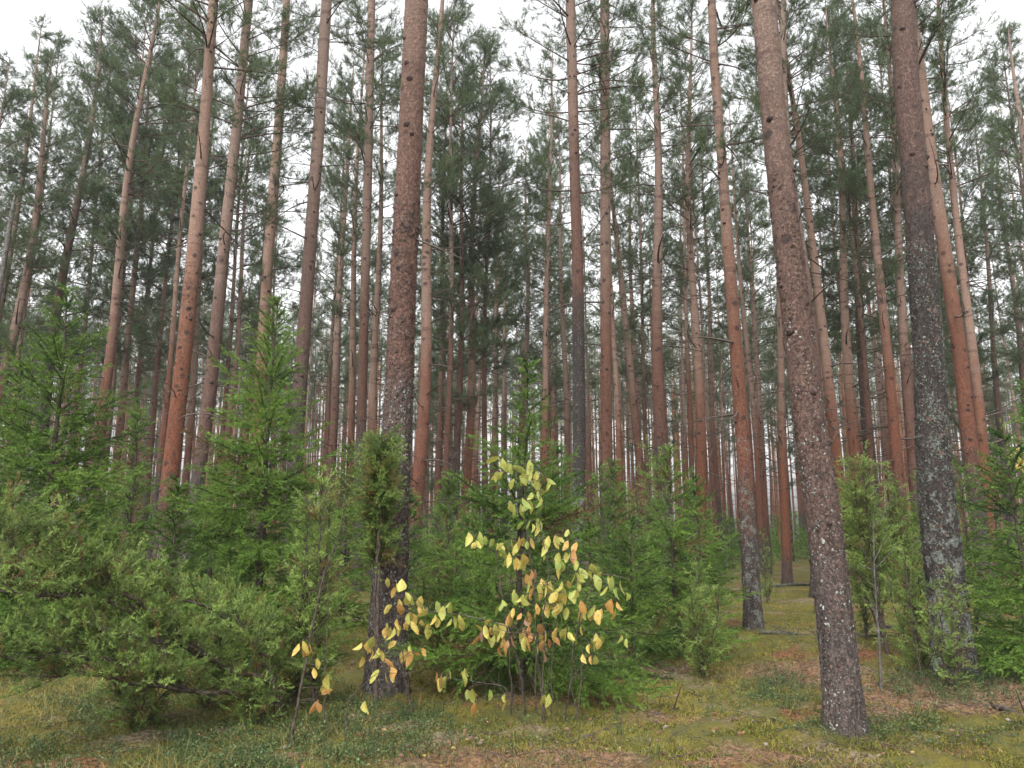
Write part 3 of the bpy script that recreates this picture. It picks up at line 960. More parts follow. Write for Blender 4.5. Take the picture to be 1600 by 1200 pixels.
def plant(name, cat, meshes, x, y, s=(1, 1, 1), rz=0.0, label=None, group=None, lean=(0, 0), parts=("trunk", "crown")):
    r = link(name, None)
    r.location = (x, y, float(gh(x, y)) - 0.03)
    r.rotation_euler = (lean[1], lean[0], rz)
    r.scale = s
    for nme, me in zip(parts, meshes):
        link(nme, me, r)
    tag(r, label, cat, group)
    return r


def height_at(u, v, Y):
    return at(u, v, Y)[0][2]


def put_spruce(u, vtop, Y, Rpx, seed, label, dens=1.0, **kw):
    p, s = at(u, vtop, Y)
    H = p[2]
    R = Rpx * Y / F * 1.15
    return plant("spruce_tree", "spruce", spruce_mesh(seed, H, R, dens, **kw), p[0], Y, rz=seed * 1.3, label=label, group="young spruces under the pines")


put_spruce(108, 468, 9.4, 185, 1, "tall young spruce at the left edge, dark inside, behind the leaning juniper", 1.3)
put_spruce(30, 575, 10.5, 130, 21, "young spruce cut by the left edge behind the tall one, its top lower")
put_spruce(432, 472, 10.0, 160, 2, "tall bright green young spruce left of the thick central pine", 1.4)
put_spruce(815, 556, 8.75, 225, 3, "broad young spruce standing behind the yellow-leaved shrub, its branches sweeping the ground", 1.2, taper=1.2)
put_spruce(1045, 690, 11.2, 105, 4, "young spruce with drooping yellow-green branches left of the slim crooked tan pine", 1.25, dry=0.16, droop=0.45)
put_spruce(1572, 665, 9.0, 135, 5, "young spruce at the right edge with flat layered branches", 1.35, step=0.16)
put_spruce(985, 800, 9.9, 92, 6, "low soft green spruce spreading right of the broad one behind the yellow-leaved shrub", 1.15)
put_spruce(750, 760, 10.2, 85, 7, "small spruce just behind the left side of the broad one", 1.1)
put_spruce(215, 640, 12.0, 90, 8, "slim young spruce before the pinkish red-brown knotty pine", 1.0)
put_spruce(640, 760, 11.5, 60, 9, "small pale spruce seen just right of the thick central pine's trunk", 1.0)
put_spruce(1500, 730, 11.5, 75, 10, "young spruce behind the thick lichen-crusted dark pine, on its right", 1.0)
put_spruce(340, 720, 12.5, 75, 22, "bushy young spruce behind the left side of the tall bright green one", 1.0)
put_spruce(920, 800, 11.5, 60, 23, "small spruce at the foot of the blackish lichen-covered pine", 1.0)

put_spruce(700, 740, 12.5, 70, 24, "young spruce behind the small one on the left of the broad spruce")
put_spruce(870, 690, 13.0, 70, 25, "young spruce rising between the broad spruce and the blackish lichen-covered pine")
put_spruce(1085, 745, 13.5, 75, 26, "young spruce behind the drooping yellow-green one, close left of the slim crooked tan pine")
put_spruce(960, 720, 14.5, 70, 27, "young spruce at the foot of the very straight reddish brown pine")
put_spruce(545, 700, 13.5, 85, 28, "young spruce behind the olive junipers left of the thick central pine")
put_spruce(280, 760, 9.5, 75, 29, "low young spruce before the foot of the orange-red leaning trunk")
put_spruce(1440, 740, 13.0, 70, 30, "young spruce behind the thin bare-stemmed juniper")
put_spruce(1600, 590, 10.8, 90, 31, "taller young spruce cut by the right edge, behind the flat layered one")

# ------------------------------------------------------------------ junipers
def juniper_mesh(seed, stems, bl=0.35, dens=1.0, shoot=0.06, nl=0.022, nw=0.0052, kn=16, start=0.12, up=0.5, dry=0.12, gap=0.0, low_dry=0.0, taper=0.6, thick=0.012):
    """stems: polylines from the root; short ascending branches all along them, closely set with needles"""
    rng = np.random.default_rng(seed)
    tk, cr = MB(), MB()
    P_, D_, L_, T_, Y_ = [], [], [], [], []
    for S_ in stems:
        S_ = np.asarray(S_, float)
        tt = np.linspace(0, 1, 24)
        P, D = along(S_, tt)
        k = rng.normal(0, 0.010, (24, 3))
        k[0] = 0
        P = P + k
        LEN = float(np.sum(np.linalg.norm(np.diff(P, axis=0), axis=1)))
        tube(tk, P, np.linspace(thick * (0.6 + 0.5 * LEN), 0.004, 24), 7, 0)
        nb = int(LEN * 42 * dens)
        tb = rng.uniform(start, 1.0, nb)
        X, Dx = along(P, tb)
        clump = np.sin(tb * 19 + seed) * 0.5 + 0.5
        for q in range(nb):
            if rng.random() < gap * clump[q]:
                continue
            sl = rng.uniform(0.65, 1.5)
            o = norm(np.array([rng.normal(), rng.normal(), rng.normal() * 0.5]))
            e = norm(o * rng.uniform(0.7, 1.3) + np.array([0, 0, up]) + Dx[q] * 0.35)
            l = bl * (0.3 + 0.95 * rng.random() ** 1.5) * (1 - taper * tb[q] ** 3)
            B = bezier(X[q], X[q] + e * l * 0.6, X[q] + e * l + np.array([0, 0, rng.uniform(-0.35, 0.12)]) * l, 4)
            tube(cr, B, [0.004, 0.003, 0.002, 0.0015], 3, 0)
            m = max(3, int(l * 46))
            t3 = rng.uniform(0.15, 1.0, m)
            Y, E = along(B, t3)
            bt = rng.uniform(0.05, 0.8)
            P_.append(Y)
            D_.append(E * 0.9 + rng.normal(0, 0.4, (m, 3)) + np.array([0, 0, 0.1]))
            L_.append(rng.uniform(0.6, 1.5, m) * shoot * sl)
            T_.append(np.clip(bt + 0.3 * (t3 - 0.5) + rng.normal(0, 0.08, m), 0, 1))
            dd = 0.8 if rng.random() < dry + low_dry * max(0, 0.5 - (X[q][2])) else 0.0
            Y_.append(np.where(t3 < 0.55, max(dd, 0.12), dd * 0.8))
    c = np.concatenate
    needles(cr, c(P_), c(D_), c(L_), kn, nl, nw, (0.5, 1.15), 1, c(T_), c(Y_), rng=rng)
    return tk.mesh("juniper_stem", [M_STEM]), cr.mesh("juniper_crown", [M_STEM, M_JUNIPER])


def put_juniper(u, vfoot_Y, vtop, wpx, seed, label, n=3, **kw):
    Y = vfoot_Y
    p, s = at(u, vtop, Y)
    H, wd = p[2], wpx * Y / F
    rng = np.random.default_rng(seed + 300)
    stems = []
    for k in range(n):
        a = rng.uniform(0, 2 * PI)
        r = wd * 0.5 * (0.2 + 0.75 * k / n)
        h = H * (1 - 0.22 * k / max(1, n - 1) * rng.uniform(0.5, 1.5)) if k else H
        stems.append([(0, 0, -0.1), (r * 0.5 * math.cos(a), r * 0.5 * math.sin(a), h * 0.35), (r * math.cos(a), r * math.sin(a), h * 0.7), (r * 1.1 * math.cos(a), r * 1.1 * math.sin(a), h)])
    kw.setdefault('bl', max(0.2, wd * 0.52))
    return plant("juniper", "juniper", juniper_mesh(seed, stems, **kw), p[0], Y, label=label, group="junipers under the pines")


def J(pts):
    return [at(u, v, Y)[0] for u, v, Y in pts]


# the big leaning juniper of the left foreground
jb = at(442, 1118, 7.35)[0]
stems = [J([(440, 1125, 7.25), (425, 1060, 7.15), (345, 1040, 6.95), (270, 985, 6.65), (180, 930, 6.45), (110, 880, 6.25), (75, 815, 6.15)]),
         J([(440, 1125, 7.25), (435, 1070, 7.35), (390, 1000, 7.25), (330, 950, 7.05), (250, 925, 6.85), (190, 880, 6.75)]),
         J([(442, 1125, 7.25), (400, 1090, 7.05), (300, 1080, 6.65), (200, 1040, 6.25), (110, 1000, 6.05), (20, 975, 5.85)]),
         J([(430, 1080, 7.15), (420, 1030, 7.15), (385, 1000, 7.05), (365, 960, 7.05)]),
         J([(320, 1030, 6.85), (210, 960, 6.45), (110, 920, 6.15), (30, 870, 5.95), (-30, 800, 5.85)]),
         J([(250, 960, 6.55), (150, 900, 6.35), (60, 850, 6.35), (20, 790, 6.45)]),
         J([(442, 1120, 7.25), (420, 1090, 7.25), (380, 1075, 7.25), (330, 1060, 7.35)]),
         J([(200, 1040, 6.25), (120, 1020, 5.95), (20, 1030, 5.65), (-60, 1010, 5.55)]),
         J([(300, 1080, 6.65), (220, 1070, 6.25), (130, 1050, 5.95), (60, 1060, 5.75)]),
         J([(345, 1040, 6.95), (300, 1010, 6.65), (230, 1000, 6.35), (150, 985, 6.15), (90, 960, 5.95)]),
         J([(180, 930, 6.45), (110, 930, 6.05), (20, 930, 5.75), (-80, 900, 5.65)])]
g0 = np.array([jb[0], jb[1], float(gh(jb[0], jb[1])) - 0.03])
stems = [[p - g0 for p in s] for s in stems]
for s in stems[:3]:
    s[0] = np.array([0, 0, -0.1])
plant("juniper", "juniper", juniper_mesh(77, stems, bl=0.42, dens=1.6, shoot=0.05, start=0.2, up=0.7, dry=0.08, low_dry=0.4, taper=0.25, kn=18, thick=0.014, gap=0.45), jb[0], jb[1],
      label="big sprawling juniper leaning left over the grass, rusty dead needles beneath", group="junipers under the pines")
put_juniper(601, 7.8, 680, 92, 31, "slender juniper before the thick central pine, yellow-green tuft at its top", 3, start=0.74, dens=2.4, dry=0.2, taper=0.3, bl=0.33, up=0.35)
put_juniper(508, 7.7, 735, 105, 32, "olive-green juniper left of the thick central pine", 4, dens=1.1, gap=0.3)
put_juniper(470, 7.8, 870, 110, 33, "low olive juniper behind the dark-stemmed sapling", 4, dens=1.1)
put_juniper(1362, 10.8, 715, 135, 34, "upright bright yellow-green juniper between the nearest leaning pine and the lichen-crusted dark pine", 4, start=0.3, dens=1.2)
put_juniper(1410, 11.4, 745, 95, 35, "thin juniper right of the upright bright one, showing its bare stems", 3, start=0.4)
put_juniper(1474, 8.6, 890, 72, 36, "grey-green juniper hiding the foot of the thick lichen-crusted dark pine", 4, dens=0.9, dry=0.05, gap=0.4)
put_juniper(690, 9.2, 810, 90, 37, "olive juniper in the gap right of the thick central pine", 4, dens=1.0, dry=0.2)
put_juniper(1010, 13.5, 690, 65, 38, "narrow juniper behind the drooping yellow-green spruce", 3, dens=1.0)
put_juniper(1192, 19.0, 828, 34, 39, "narrow juniper sapling close behind the slim crooked tan pine", 2, dens=0.9)
put_juniper(1338, 12.5, 800, 50, 40, "small juniper touching the right side of the nearest leaning pine", 3, dens=0.9)

put_juniper(330, 7.6, 905, 140, 43, "juniper behind the middle of the big leaning one", 5, dens=1.0, start=0.05)
put_juniper(395, 7.0, 1060, 80, 44, "low bushy juniper growth beside the foot of the big leaning one", 5, dens=1.2, start=0.02, low_dry=0.2)
put_juniper(225, 7.0, 1015, 120, 48, "low rusty-green juniper growth under the middle of the big leaning one", 5, dens=1.1, low_dry=0.5, start=0.02)
put_juniper(1420, 9.6, 850, 80, 46, "low juniper between the upright bright one and the lichen-crusted dark pine", 4, dens=0.9, start=0.1)
put_juniper(1090, 9.8, 880, 90, 47, "low juniper under the drooping yellow-green spruce", 4, dens=0.9, start=0.05)

# small growth further in, copies of a few plants
small = [("spruce_tree", "spruce", spruce_mesh(61, 2.4, 0.75, 0.8, step=0.22, kn=14, nl=0.032, nw=0.007)),
         ("spruce_tree", "spruce", spruce_mesh(62, 1.8, 0.6, 0.8, step=0.2, kn=14, nl=0.032, nw=0.007)),
         ("juniper", "juniper", juniper_mesh(63, [[(0, 0, -.1), (.05, 0, .7), (.08, .05, 1.5)], [(0, 0, -.1), (-.1, .05, .6), (-.16, .1, 1.2)]], bl=0.22, dens=0.8, nl=0.03, nw=0.007))]
rng = np.random.default_rng(71)
done = []
for _ in range(4000):
    if len(done) >= 105:
        break
    y = 12.5 + 32 * rng.random() ** 1.3
    x = y * rng.uniform(-0.7, 0.7)
    u, v = px((x, y, 0))
    if 1120 < u < 1330 and y < 34 and rng.random() < 0.93:
        continue
    if u > 1330 and rng.random() < 0.4:
        continue
    if any((x - a) ** 2 + (y - b) ** 2 < 0.8 for a, b in done) or any((x - q[1]) ** 2 + (y - q[2]) ** 2 < 0.3 for q in PINES):
        continue
    done.append((x, y))
    nm, cat, me = small[rng.integers(0, 3)]
    s = rng.uniform(0.6, 1.25)
    side = "left of the thick central pine" if u < 615 else ("between the thick central pine and the nearest leaning pine" if u < 1290 else "right of the nearest leaning pine")
    what = "small spruce" if cat == "spruce" else "small juniper"
    plant(nm, cat, me, x, y, (s, s, s * rng.uniform(0.85, 1.25)), rng.uniform(0, 6), what + " among the far trunks " + side, what + "s far " + side)

# ------------------------------------------------------------------ the yellow-leaved shrub and the saplings
def leaf(mb, p, L, w, hang, yaw, tint, rng, mat=0):
    """one oval leaf hanging from p, folded along its midrib, with a short stalk"""
    d = norm(np.array([math.cos(yaw) * math.sin(hang), math.sin(yaw) * math.sin(hang), -math.cos(hang)]))
    sd = norm(np.cross(d, np.array([rng.normal(), -1.0 + 0.5 * rng.normal(), 0.2])))
    nn = np.cross(d, sd)
    ts = np.array([0, 0.18, 0.4, 0.62, 0.84, 1.0])
    ws = np.array([0.02, 0.62, 0.98, 0.95, 0.58, 0.03])
    curl = rng.uniform(-0.45, 0.6)
    bow = sd * (rng.normal(0, 0.10) * L)
    mid = p + d * (ts * L)[:, None] + nn * (curl * L * (ts ** 2))[:, None] + bow * (np.sin(ts * PI))[:, None]
    fold = rng.uniform(0.05, 0.75)
    jl, jr = rng.uniform(0.74, 1.1, 6), rng.uniform(0.74, 1.1, 6)
    lft = mid + sd * (ws * jl * w * 0.5)[:, None] + nn * (ws * w * fold * 0.5)[:, None]
    rgt = mid - sd * (ws * jr * w * 0.5)[:, None] + nn * (ws * w * fold * 0.5)[:, None]
    V = np.concatenate([mid, lft, rgt])
    T = []
    for k in range(5):
        T += [(k, k + 1, 7 + k), (k, 7 + k, 6 + k), (k, 13 + k, k + 1), (k, 12 + k, 13 + k)]
    mb.add(V, T, mat, np.clip(tint + rng.normal(0, 0.04, 18), 0, 1), 0, True)


def autumn_leaf_mat():
    """broad leaves turning: the body colour per leaf, brown blotches where they die off"""
    N = Nodes("turning_leaf")
    r = N.n("ValToRGB", {'Fac': N.attr("tint")})
    stops = [(0.0, (0.19, 0.26, 0.06)), (0.28, (0.36, 0.37, 0.085)), (0.52, (0.46, 0.34, 0.085)), (0.76, (0.40, 0.20, 0.06)), (1.0, (0.26, 0.17, 0.135))]
    e = r.color_ramp.elements
    while len(e) < 5:
        e.new(0.5)
    for k, (p, c) in enumerate(stops):
        e[k].position, e[k].color = p, (*c, 1)
    tc = N.n("TexCoord").outputs['Object']
    c = N.mix(N.math('MULTIPLY', N.step(N.noise(tc, 48, 4, 0.7), 0.52, 0.6), 0.65), r.outputs[0], (0.30, 0.13, 0.045))
    d = N.n("BsdfPrincipled", {'Base Color': c, 'Roughness': 0.5, 'Specular IOR Level': 0.3})
    tr = N.n("BsdfTranslucent", {'Color': c})
    mx = N.n("MixShader", {0: 0.35, 1: d.outputs[0], 2: tr.outputs[0]})
    N.t.links.new(mx.outputs[0], N.out.inputs['Surface'])
    return N.m


M_TURN = autumn_leaf_mat()
LIME = [(795, 730), (800, 752), (828, 728), (842, 765), (836, 742), (858, 757), (798, 788), (806, 795), (817, 787), (830, 788), (790, 726), (846, 780), (860, 752), (790, 745), (822, 745),
        (740, 836), (752, 846), (758, 850), (835, 818), (892, 838), (826, 850), (851, 860), (885, 866), (905, 880), (935, 895), (946, 905), (972, 912), (976, 928), (700, 945), (688, 950), (672, 985), (710, 968), (950, 925),
        (912, 898), (920, 888), (893, 932), (900, 925), (880, 925), (850, 915), (870, 880), (800, 960), (812, 935), (805, 930), (780, 945), (705, 1055), (580, 1000), (860, 1092), (770, 1078), (790, 1095), (740, 1080), (725, 1050), (975, 1000), (672, 980), (845, 775), (818, 758)]
AMBER = [(772, 852), (785, 850), (800, 856), (815, 845), (836, 822), (840, 830), (850, 845), (783, 866), (790, 858), (805, 876), (815, 876), (866, 848), (876, 842), (890, 846),
         (832, 905), (845, 908), (857, 915), (862, 925), (836, 920), (880, 893), (900, 895), (958, 950), (962, 958), (943, 955), (905, 960), (915, 945), (850, 950), (840, 958), (862, 948), (872, 955),
         (610, 912), (620, 918), (614, 948), (642, 962), (632, 932), (644, 938), (610, 972), (620, 982), (600, 988), (640, 968), (680, 965), (720, 972), (576, 1008), (582, 1018), (570, 1035), (620, 1008), (636, 1018), (600, 1050), (572, 1098), (684, 1068),
         (755, 980), (765, 982), (772, 995), (830, 998), (838, 1008), (846, 990), (886, 985), (897, 990), (906, 985), (892, 1000), (926, 998), (932, 1008), (936, 998), (916, 1028), (880, 950), (925, 958), (870, 935), (888, 915), (655, 955), (648, 975), (760, 990)]
PINK = [(785, 998), (790, 1008), (780, 1012), (802, 965), (812, 960), (822, 975), (850, 1020), (838, 988), (812, 995), (750, 990), (868, 1000), (692, 1058), (742, 1108), (660, 1090), (900, 860), (835, 895), (775, 985), (795, 1002), (820, 985), (858, 1008), (955, 940), (640, 1020), (605, 1048)]


def shrub():
    rng = np.random.default_rng(91)
    Y0 = 7.45
    base = at(845, 1108, Y0)[0]
    gz = float(gh(base[0], Y0))
    o0 = np.array([base[0], Y0, gz - 0.02])
    r = link("willow_shrub", None)
    r.location = o0
    P = lambda u, v, Y=Y0: at(u, v, Y)[0] - o0
    stems = [[(838, 1108, 7.55), (838, 1020, 7.40), (832, 920, 7.35), (822, 820, 7.30), (818, 722, 7.30)],
             [(846, 1114, 7.40), (848, 1040, 7.35), (850, 960, 7.20), (862, 900, 7.15), (848, 820, 7.10), (852, 752, 7.15)],
             [(884, 1104, 7.60), (890, 1040, 7.40), (905, 960, 7.30), (930, 890, 7.25), (972, 905, 7.20)],
             [(822, 1110, 7.50), (805, 1030, 7.30), (785, 975, 7.15), (740, 962, 7.10), (690, 955, 7.10), (655, 950, 7.15)],
             [(800, 1104, 7.60), (796, 1020, 7.35), (790, 930, 7.30), (775, 860, 7.30), (740, 833, 7.30)],
             [(900, 1108, 7.55), (906, 1040, 7.40), (925, 990, 7.40), (980, 985, 7.40)],
             [(810, 1114, 7.40), (780, 1070, 7.30), (735, 1060, 7.20), (690, 1050, 7.15)],
             [(862, 1108, 7.55), (866, 1010, 7.45), (885, 900, 7.45), (880, 835, 7.40), (895, 835, 7.40)],
             [(852, 1118, 7.35), (845, 1050, 7.25), (830, 985, 7.10), (790, 990, 7.05), (755, 975, 7.05)],
             [(640, 1115, 7.50), (632, 1040, 7.40), (622, 960, 7.30), (612, 905, 7.30)],
             [(648, 1115, 7.50), (630, 1050, 7.30), (600, 1000, 7.20), (568, 995, 7.20)]]
    lines, mbs = [], []
    for k, s in enumerate(stems):
        Q = np.array([P(*q) for q in s])
        if s[0][1] > 1100:
            Q[0][2] = 0.0
        X, _ = along(Q, np.linspace(0, 1, 26))
        X = X + np.cumsum(rng.normal(0, 0.007, X.shape), axis=0)
        m = MB()
        for _ in range(8):
            b = int(rng.integers(3, 22))
            e = norm(np.array([rng.normal(), rng.normal(), 0.5 + rng.random()]))
            l = rng.uniform(0.08, 0.3)
            tube(m, bezier(X[b], X[b] + e * l * 0.5 + rng.normal(0, 0.02, 3), X[b] + e * l, 5), np.linspace(0.003, 0.0012, 5), 3, 0)
        tube(m, X, np.linspace(0.010 if k < 6 else 0.007, 0.0025, 26), 5, 0)
        mbs.append(m)
        lines.append(X)
    allp = np.concatenate(lines)
    fo = MB()
    for tone, lst in ((0.14, LIME), (0.40, AMBER), (0.80, PINK)):
        for u, v in lst:
            for rep in range(int(rng.choice([1, 2, 3], p=[0.3, 0.42, 0.28]))):
                Y = float(np.clip(Y0 - 0.2 + rng.normal(0, 0.13), 6.9, 7.9))
                p = P(u + rng.normal(0, 3) + 7 * rep * rng.choice([-1, 1]), v - 6 + rng.normal(0, 3), Y)
                low = allp[:, 2] < p[2] + 0.06
                dist = np.linalg.norm(allp - p, axis=1) + np.where(low, 0, 0.5)
                near = int(np.argmin(dist))
                q, tw = allp[near], mbs[near // 26]
                d = np.linalg.norm(q - p)
                if d < 0.9:
                    tube(tw, bezier(q, (q + p) / 2 + np.array([0, 0, 0.10 * d + 0.015]), p, 5), np.linspace(0.0024, 0.0013, 5), 3, 0)
                L = rng.uniform(0.082, 0.142)
                leaf(fo, p, L, L * rng.uniform(0.48, 0.64), abs(rng.normal(0.35, 0.3)), rng.uniform(0, 2 * PI), float(np.clip(tone + rng.normal(0, 0.13), 0, 1)), rng)
    for m in mbs:
        link("stem", m.mesh("willow_stem", [M_STEM2]), r)
    link("foliage", fo.mesh("willow_foliage", [M_TURN]), r)
    tag(r, "leafy shrub with hanging lime, yellow and orange autumn leaves in the centre of the view", "shrub")


M_STEM2 = plain_mat("willow_bark", (0.03, 0.024, 0.018), (0.11, 0.09, 0.07), 40)
shrub()


def sapling(name, cat, pts, leaves, Y0, rw, label, seed, mat=M_STEM, side=5, group=None):
    rng = np.random.default_rng(seed)
    foot = at(pts[0][0], pts[0][1], Y0)[0]
    o0 = np.array([foot[0], Y0, float(gh(foot[0], Y0)) - 0.02])
    r = link(name, None)
    r.location = o0
    Q = np.array([at(u, v, Y0 + (q[0] if q else 0))[0] - o0 for u, v, *q in pts])
    Q[0][2] = -0.02
    X, D = along(Q, np.linspace(0, 1, 22))
    X = X + np.cumsum(rng.normal(0, 0.003, X.shape), axis=0)
    m = MB()
    tube(m, X, np.linspace(rw, rw * 0.25, 22), 6, 0)
    for _ in range(side):
        k = int(rng.integers(6, 21))
        e = norm(D[k] * 0.7 + rng.normal(0, 0.6, 3))
        l = rng.uniform(0.12, 0.4)
        tube(m, bezier(X[k], X[k] + e * l * 0.6, X[k] + e * l + np.array([0, 0, 0.05]), 5), np.linspace(rw * 0.35, 0.0015, 5), 4, 0)
    fo = MB()
    for u, v, t in leaves:
        p = at(u, v - 7, Y0 - 0.05 + rng.normal(0, 0.07))[0] - o0
        q = X[int(np.argmin(np.linalg.norm(X - p, axis=1)))]
        tube(m, bezier(q, (q + p) / 2 + np.array([0, 0, 0.03]), p, 4), np.linspace(0.003, 0.0015, 4), 3, 0)
        L = rng.uniform(0.085, 0.12)
        leaf(fo, p, L, L * 0.55, abs(rng.normal(0.4, 0.3)), rng.uniform(0, 6), float(np.clip(t + rng.normal(0, 0.08), 0, 1)), rng)
    link("stem", m.mesh(name + "_stem", [mat]), r)
    if leaves:
        link("foliage", fo.mesh(name + "_foliage", [M_TURN]), r)
    tag(r, label, cat, group)


sapling("sapling", "sapling", [(452, 1162), (468, 1080), (485, 985), (505, 905), (532, 830), (545, 770)],
        [(468, 1012, .5), (478, 1018, .75), (488, 1022, .6), (495, 1035, .5), (490, 1050, .55), (498, 1100, .85), (520, 1085, .75), (484, 1012, .7), (505, 1075, .4), (495, 1104, .8), (514, 1060, .35), (473, 1008, .4)],
        6.5, 0.014, "slim dark-stemmed sapling leaning right with a few orange leaves, before the olive junipers", 3)
sapling("sapling", "sapling", [(507, 1135), (507, 1050), (512, 960), (508, 900)], [], 6.95, 0.008, "thin bare sapling just right of the dark-stemmed one", 4)
sapling("sapling", "sapling", [(540, 1150), (545, 1090), (585, 1055), (625, 1030), (650, 1012)], [(600, 1035, .9), (575, 1015, .5)], 6.6, 0.006, "thin bent sapling arching right across the foot of the thick central pine", 5)
sapling("sapling", "sapling", [(1376, 1072), (1374, 1000), (1370, 930), (1366, 860), (1364, 800)], [], 8.75, 0.017, "dead upright sapling flecked with lichen right of the nearest leaning pine", 6, M_GREYWOOD, 16)
sapling("sapling", "sapling", [(1436, 1000), (1440, 1045), (1460, 1085)][::-1], [], 8.35, 0.007, "short bare crooked sapling before the lichen-crusted dark pine", 7, M_STEM, 7)
sapling("sapling", "sapling", [(905, 1112), (890, 1062), (930, 1020), (958, 1032)], [(930, 1030, .3)], 7.6, 0.005, "thin bare twiggy sapling at the right end of the yellow-leaved shrub", 8, M_STEM2, 6)
sapling("sapling", "sapling", [(1012, 1112), (1012, 1085), (1008, 1072)], [], 7.55, 0.006, "short bare hooked stick of a sapling right of the yellow-leaved shrub", 9, M_STEM, 2)
sapling("sapling", "sapling", [(1590, 760), (1592, 725), (1588, 700)], [(1580, 715, .5), (1590, 720, .55), (1598, 712, .5), (1586, 730, .6), (1596, 735, .45), (1578, 728, .5), (1592, 705, .5), (1600, 725, .6)],
        9.6, 0.008, "small yellow-leaved sapling at the right edge behind the spruce", 10)


# ------------------------------------------------------------------ deadwood
def log(u1, v1, u2, v2, r, label, mat, seed, twigs=6, lift=0.0):
    rng = np.random.default_rng(seed)
    x1, y1 = on_ground(u1, v1)
    x2, y2 = on_ground(u2, v2)
    n = 30
    t = np.linspace(0, 1, n)
    X, Y = x1 + (x2 - x1) * t, y1 + (y2 - y1) * t
    Z = gh(X, Y)
    Z = np.minimum(Z, Z.mean() + 0.02) * 0.3 + Z.mean() * 0.7 + r * 0.45 + 0.02 * np.sin(np.linspace(0, 9, n) + seed) + lift * t
    P = np.stack([X, Y + np.cumsum(np.cumsum(rng.normal(0, 0.003, n))), Z], -1)
    c = P[n // 2].copy()
    c[2] -= r * 0.7
    m = MB()
    tube(m, P - c, np.linspace(r, r * 0.55, n) * (1 + rng.normal(0, 0.05, n)), 10, 0, cap=True)
    for _ in range(twigs):
        k = int(rng.integers(2, n - 2))
        e = norm(np.array([rng.normal(), rng.normal(), abs(rng.normal()) * 0.8]))
        l = rng.uniform(0.1, 0.5)
        p = P[k] - c
        tube(m, bezier(p, p + e * l * 0.5, p + e * l + rng.normal(0, 0.03, 3), 5), np.linspace(0.009, 0.002, 5), 4, 0)
    o = link("fallen_log", m.mesh("fallen_log", [mat]))
    o.location = c
    tag(o, label, "fallen log", "deadwood on the forest floor")


log(1185, 992, 1445, 1002, 0.032, "long thin grey log lying across the moss behind the nearest leaning pine", M_MOSSLOG, 1, 18)
log(1178, 921, 1278, 914, 0.075, "short dark fallen log far back, just left of the nearest leaning pine", M_MOSSLOG, 2, 4)
log(1172, 866, 1292, 874, 0.07, "farthest fallen log on the moss in the gap between the pines", M_MOSSLOG, 3, 3)
log(1530, 1098, 1640, 1122, 0.035, "dark broken branch lying on rusty litter at the right edge", M_STEM, 5, 6)
log(1015, 1106, 1075, 1113, 0.018, "small dark stick lying on the litter right of the yellow-leaved shrub", M_STEM, 6, 4)
log(1385, 982, 1500, 1003, 0.03, "thin pale fallen branch leaning before the lichen-crusted dark pine", M_GREYWOOD, 7, 10, 0.1)


def snag():
    p, s = at(24, 305, 20)
    q, s2 = at(2, 440, 20)
    lean = math.atan2(p[0] - q[0], p[2] - q[2])
    g = float(gh(q[0], 20))
    xb = q[0] - math.tan(lean) * (q[2] - g)
    H = (p[2] - g) / math.cos(lean)
    m = MB()
    rng = np.random.default_rng(8)
    zs = np.linspace(-0.2, H, 30)
    tube(m, np.stack([0.02 * np.sin(zs), 0.02 * np.cos(zs * 1.2) - 0.02, zs], -1), np.linspace(0.10, 0.055, 30) * np.append(np.ones(28), [0.8, 0.25]), 9, 0, cap=True)
    dead_branches(m, rng, lambda z: np.array([0.02 * math.sin(z), 0, z]), lambda z: 0.06, 2, H - 0.3, 9, 0.6, 0)
    o = link("dead_snag", m.mesh("dead_snag", [M_GREYWOOD]))
    o.location = (xb, 20, g)
    o.rotation_euler = (0, lean, 0)
    tag(o, "pale barkless snag with a broken top at the left edge", "dead tree")


snag()

# ------------------------------------------------------------------ ground cover
def scatter(n, ymin, ymax, rng, wide=0.74, power=1.0):
    y = ymin + (ymax - ymin) * rng.random(n) ** power
    x = y * rng.uniform(-wide, wide, n)
    return x, y


def fieldnoise(x, y, s, seed):
    rng = np.random.default_rng(seed)
    v = np.zeros_like(x)
    for k in range(7):
        a = rng.uniform(0, 2 * PI)
        f = s * rng.uniform(0.6, 2.0)
        v += np.sin(f * (x * math.cos(a) + y * math.sin(a)) + rng.uniform(0, 6))
    return v / 7 ** 0.5 / 1.4


def blades(name, label, cat, n, ymin, ymax, h, w, mat, keep, tintf, seed, spread=0.5, power=0.9, extra=None):
    rng = np.random.default_rng(seed)
    x, y = scatter(n, ymin, ymax, rng, power=power)
    k = keep(x, y, rng)
    x, y = x[k], y[k]
    if extra is not None:
        x, y = np.append(x, extra[0]), np.append(y, extra[1])
    n = len(x)
    z = gh(x, y) - 0.01
    p = np.stack([x, y, z], -1)
    d = norm(np.stack([rng.normal(0, spread, n), rng.normal(0, spread, n), np.ones(n)], -1))
    hh = h * rng.uniform(0.4, 1.3, n)[:, None]
    a = rng.uniform(0, PI, n)
    sd = np.stack([np.cos(a), np.sin(a), np.zeros(n)], -1) * w * 0.5
    md = p + d * hh * 0.6
    tip = p + d * hh + np.stack([rng.normal(0, 0.35, n), rng.normal(0, 0.35, n), -0.1 * np.ones(n)], -1) * hh
    V = np.stack([p - sd, p + sd, md + sd * 0.7, md - sd * 0.7, tip], 1).reshape(-1, 3)
    b = np.arange(n)[:, None] * 5
    T = np.concatenate([b + [0, 1, 2], b + [0, 2, 3], b + [3, 2, 4]])
    mb = MB()
    mb.add(V, T, 0, np.repeat(np.clip(tintf(x, y, rng), 0, 1), 5))
    o = link(name, mb.mesh(name, [mat]))
    tag(o, label, cat, kind='stuff')


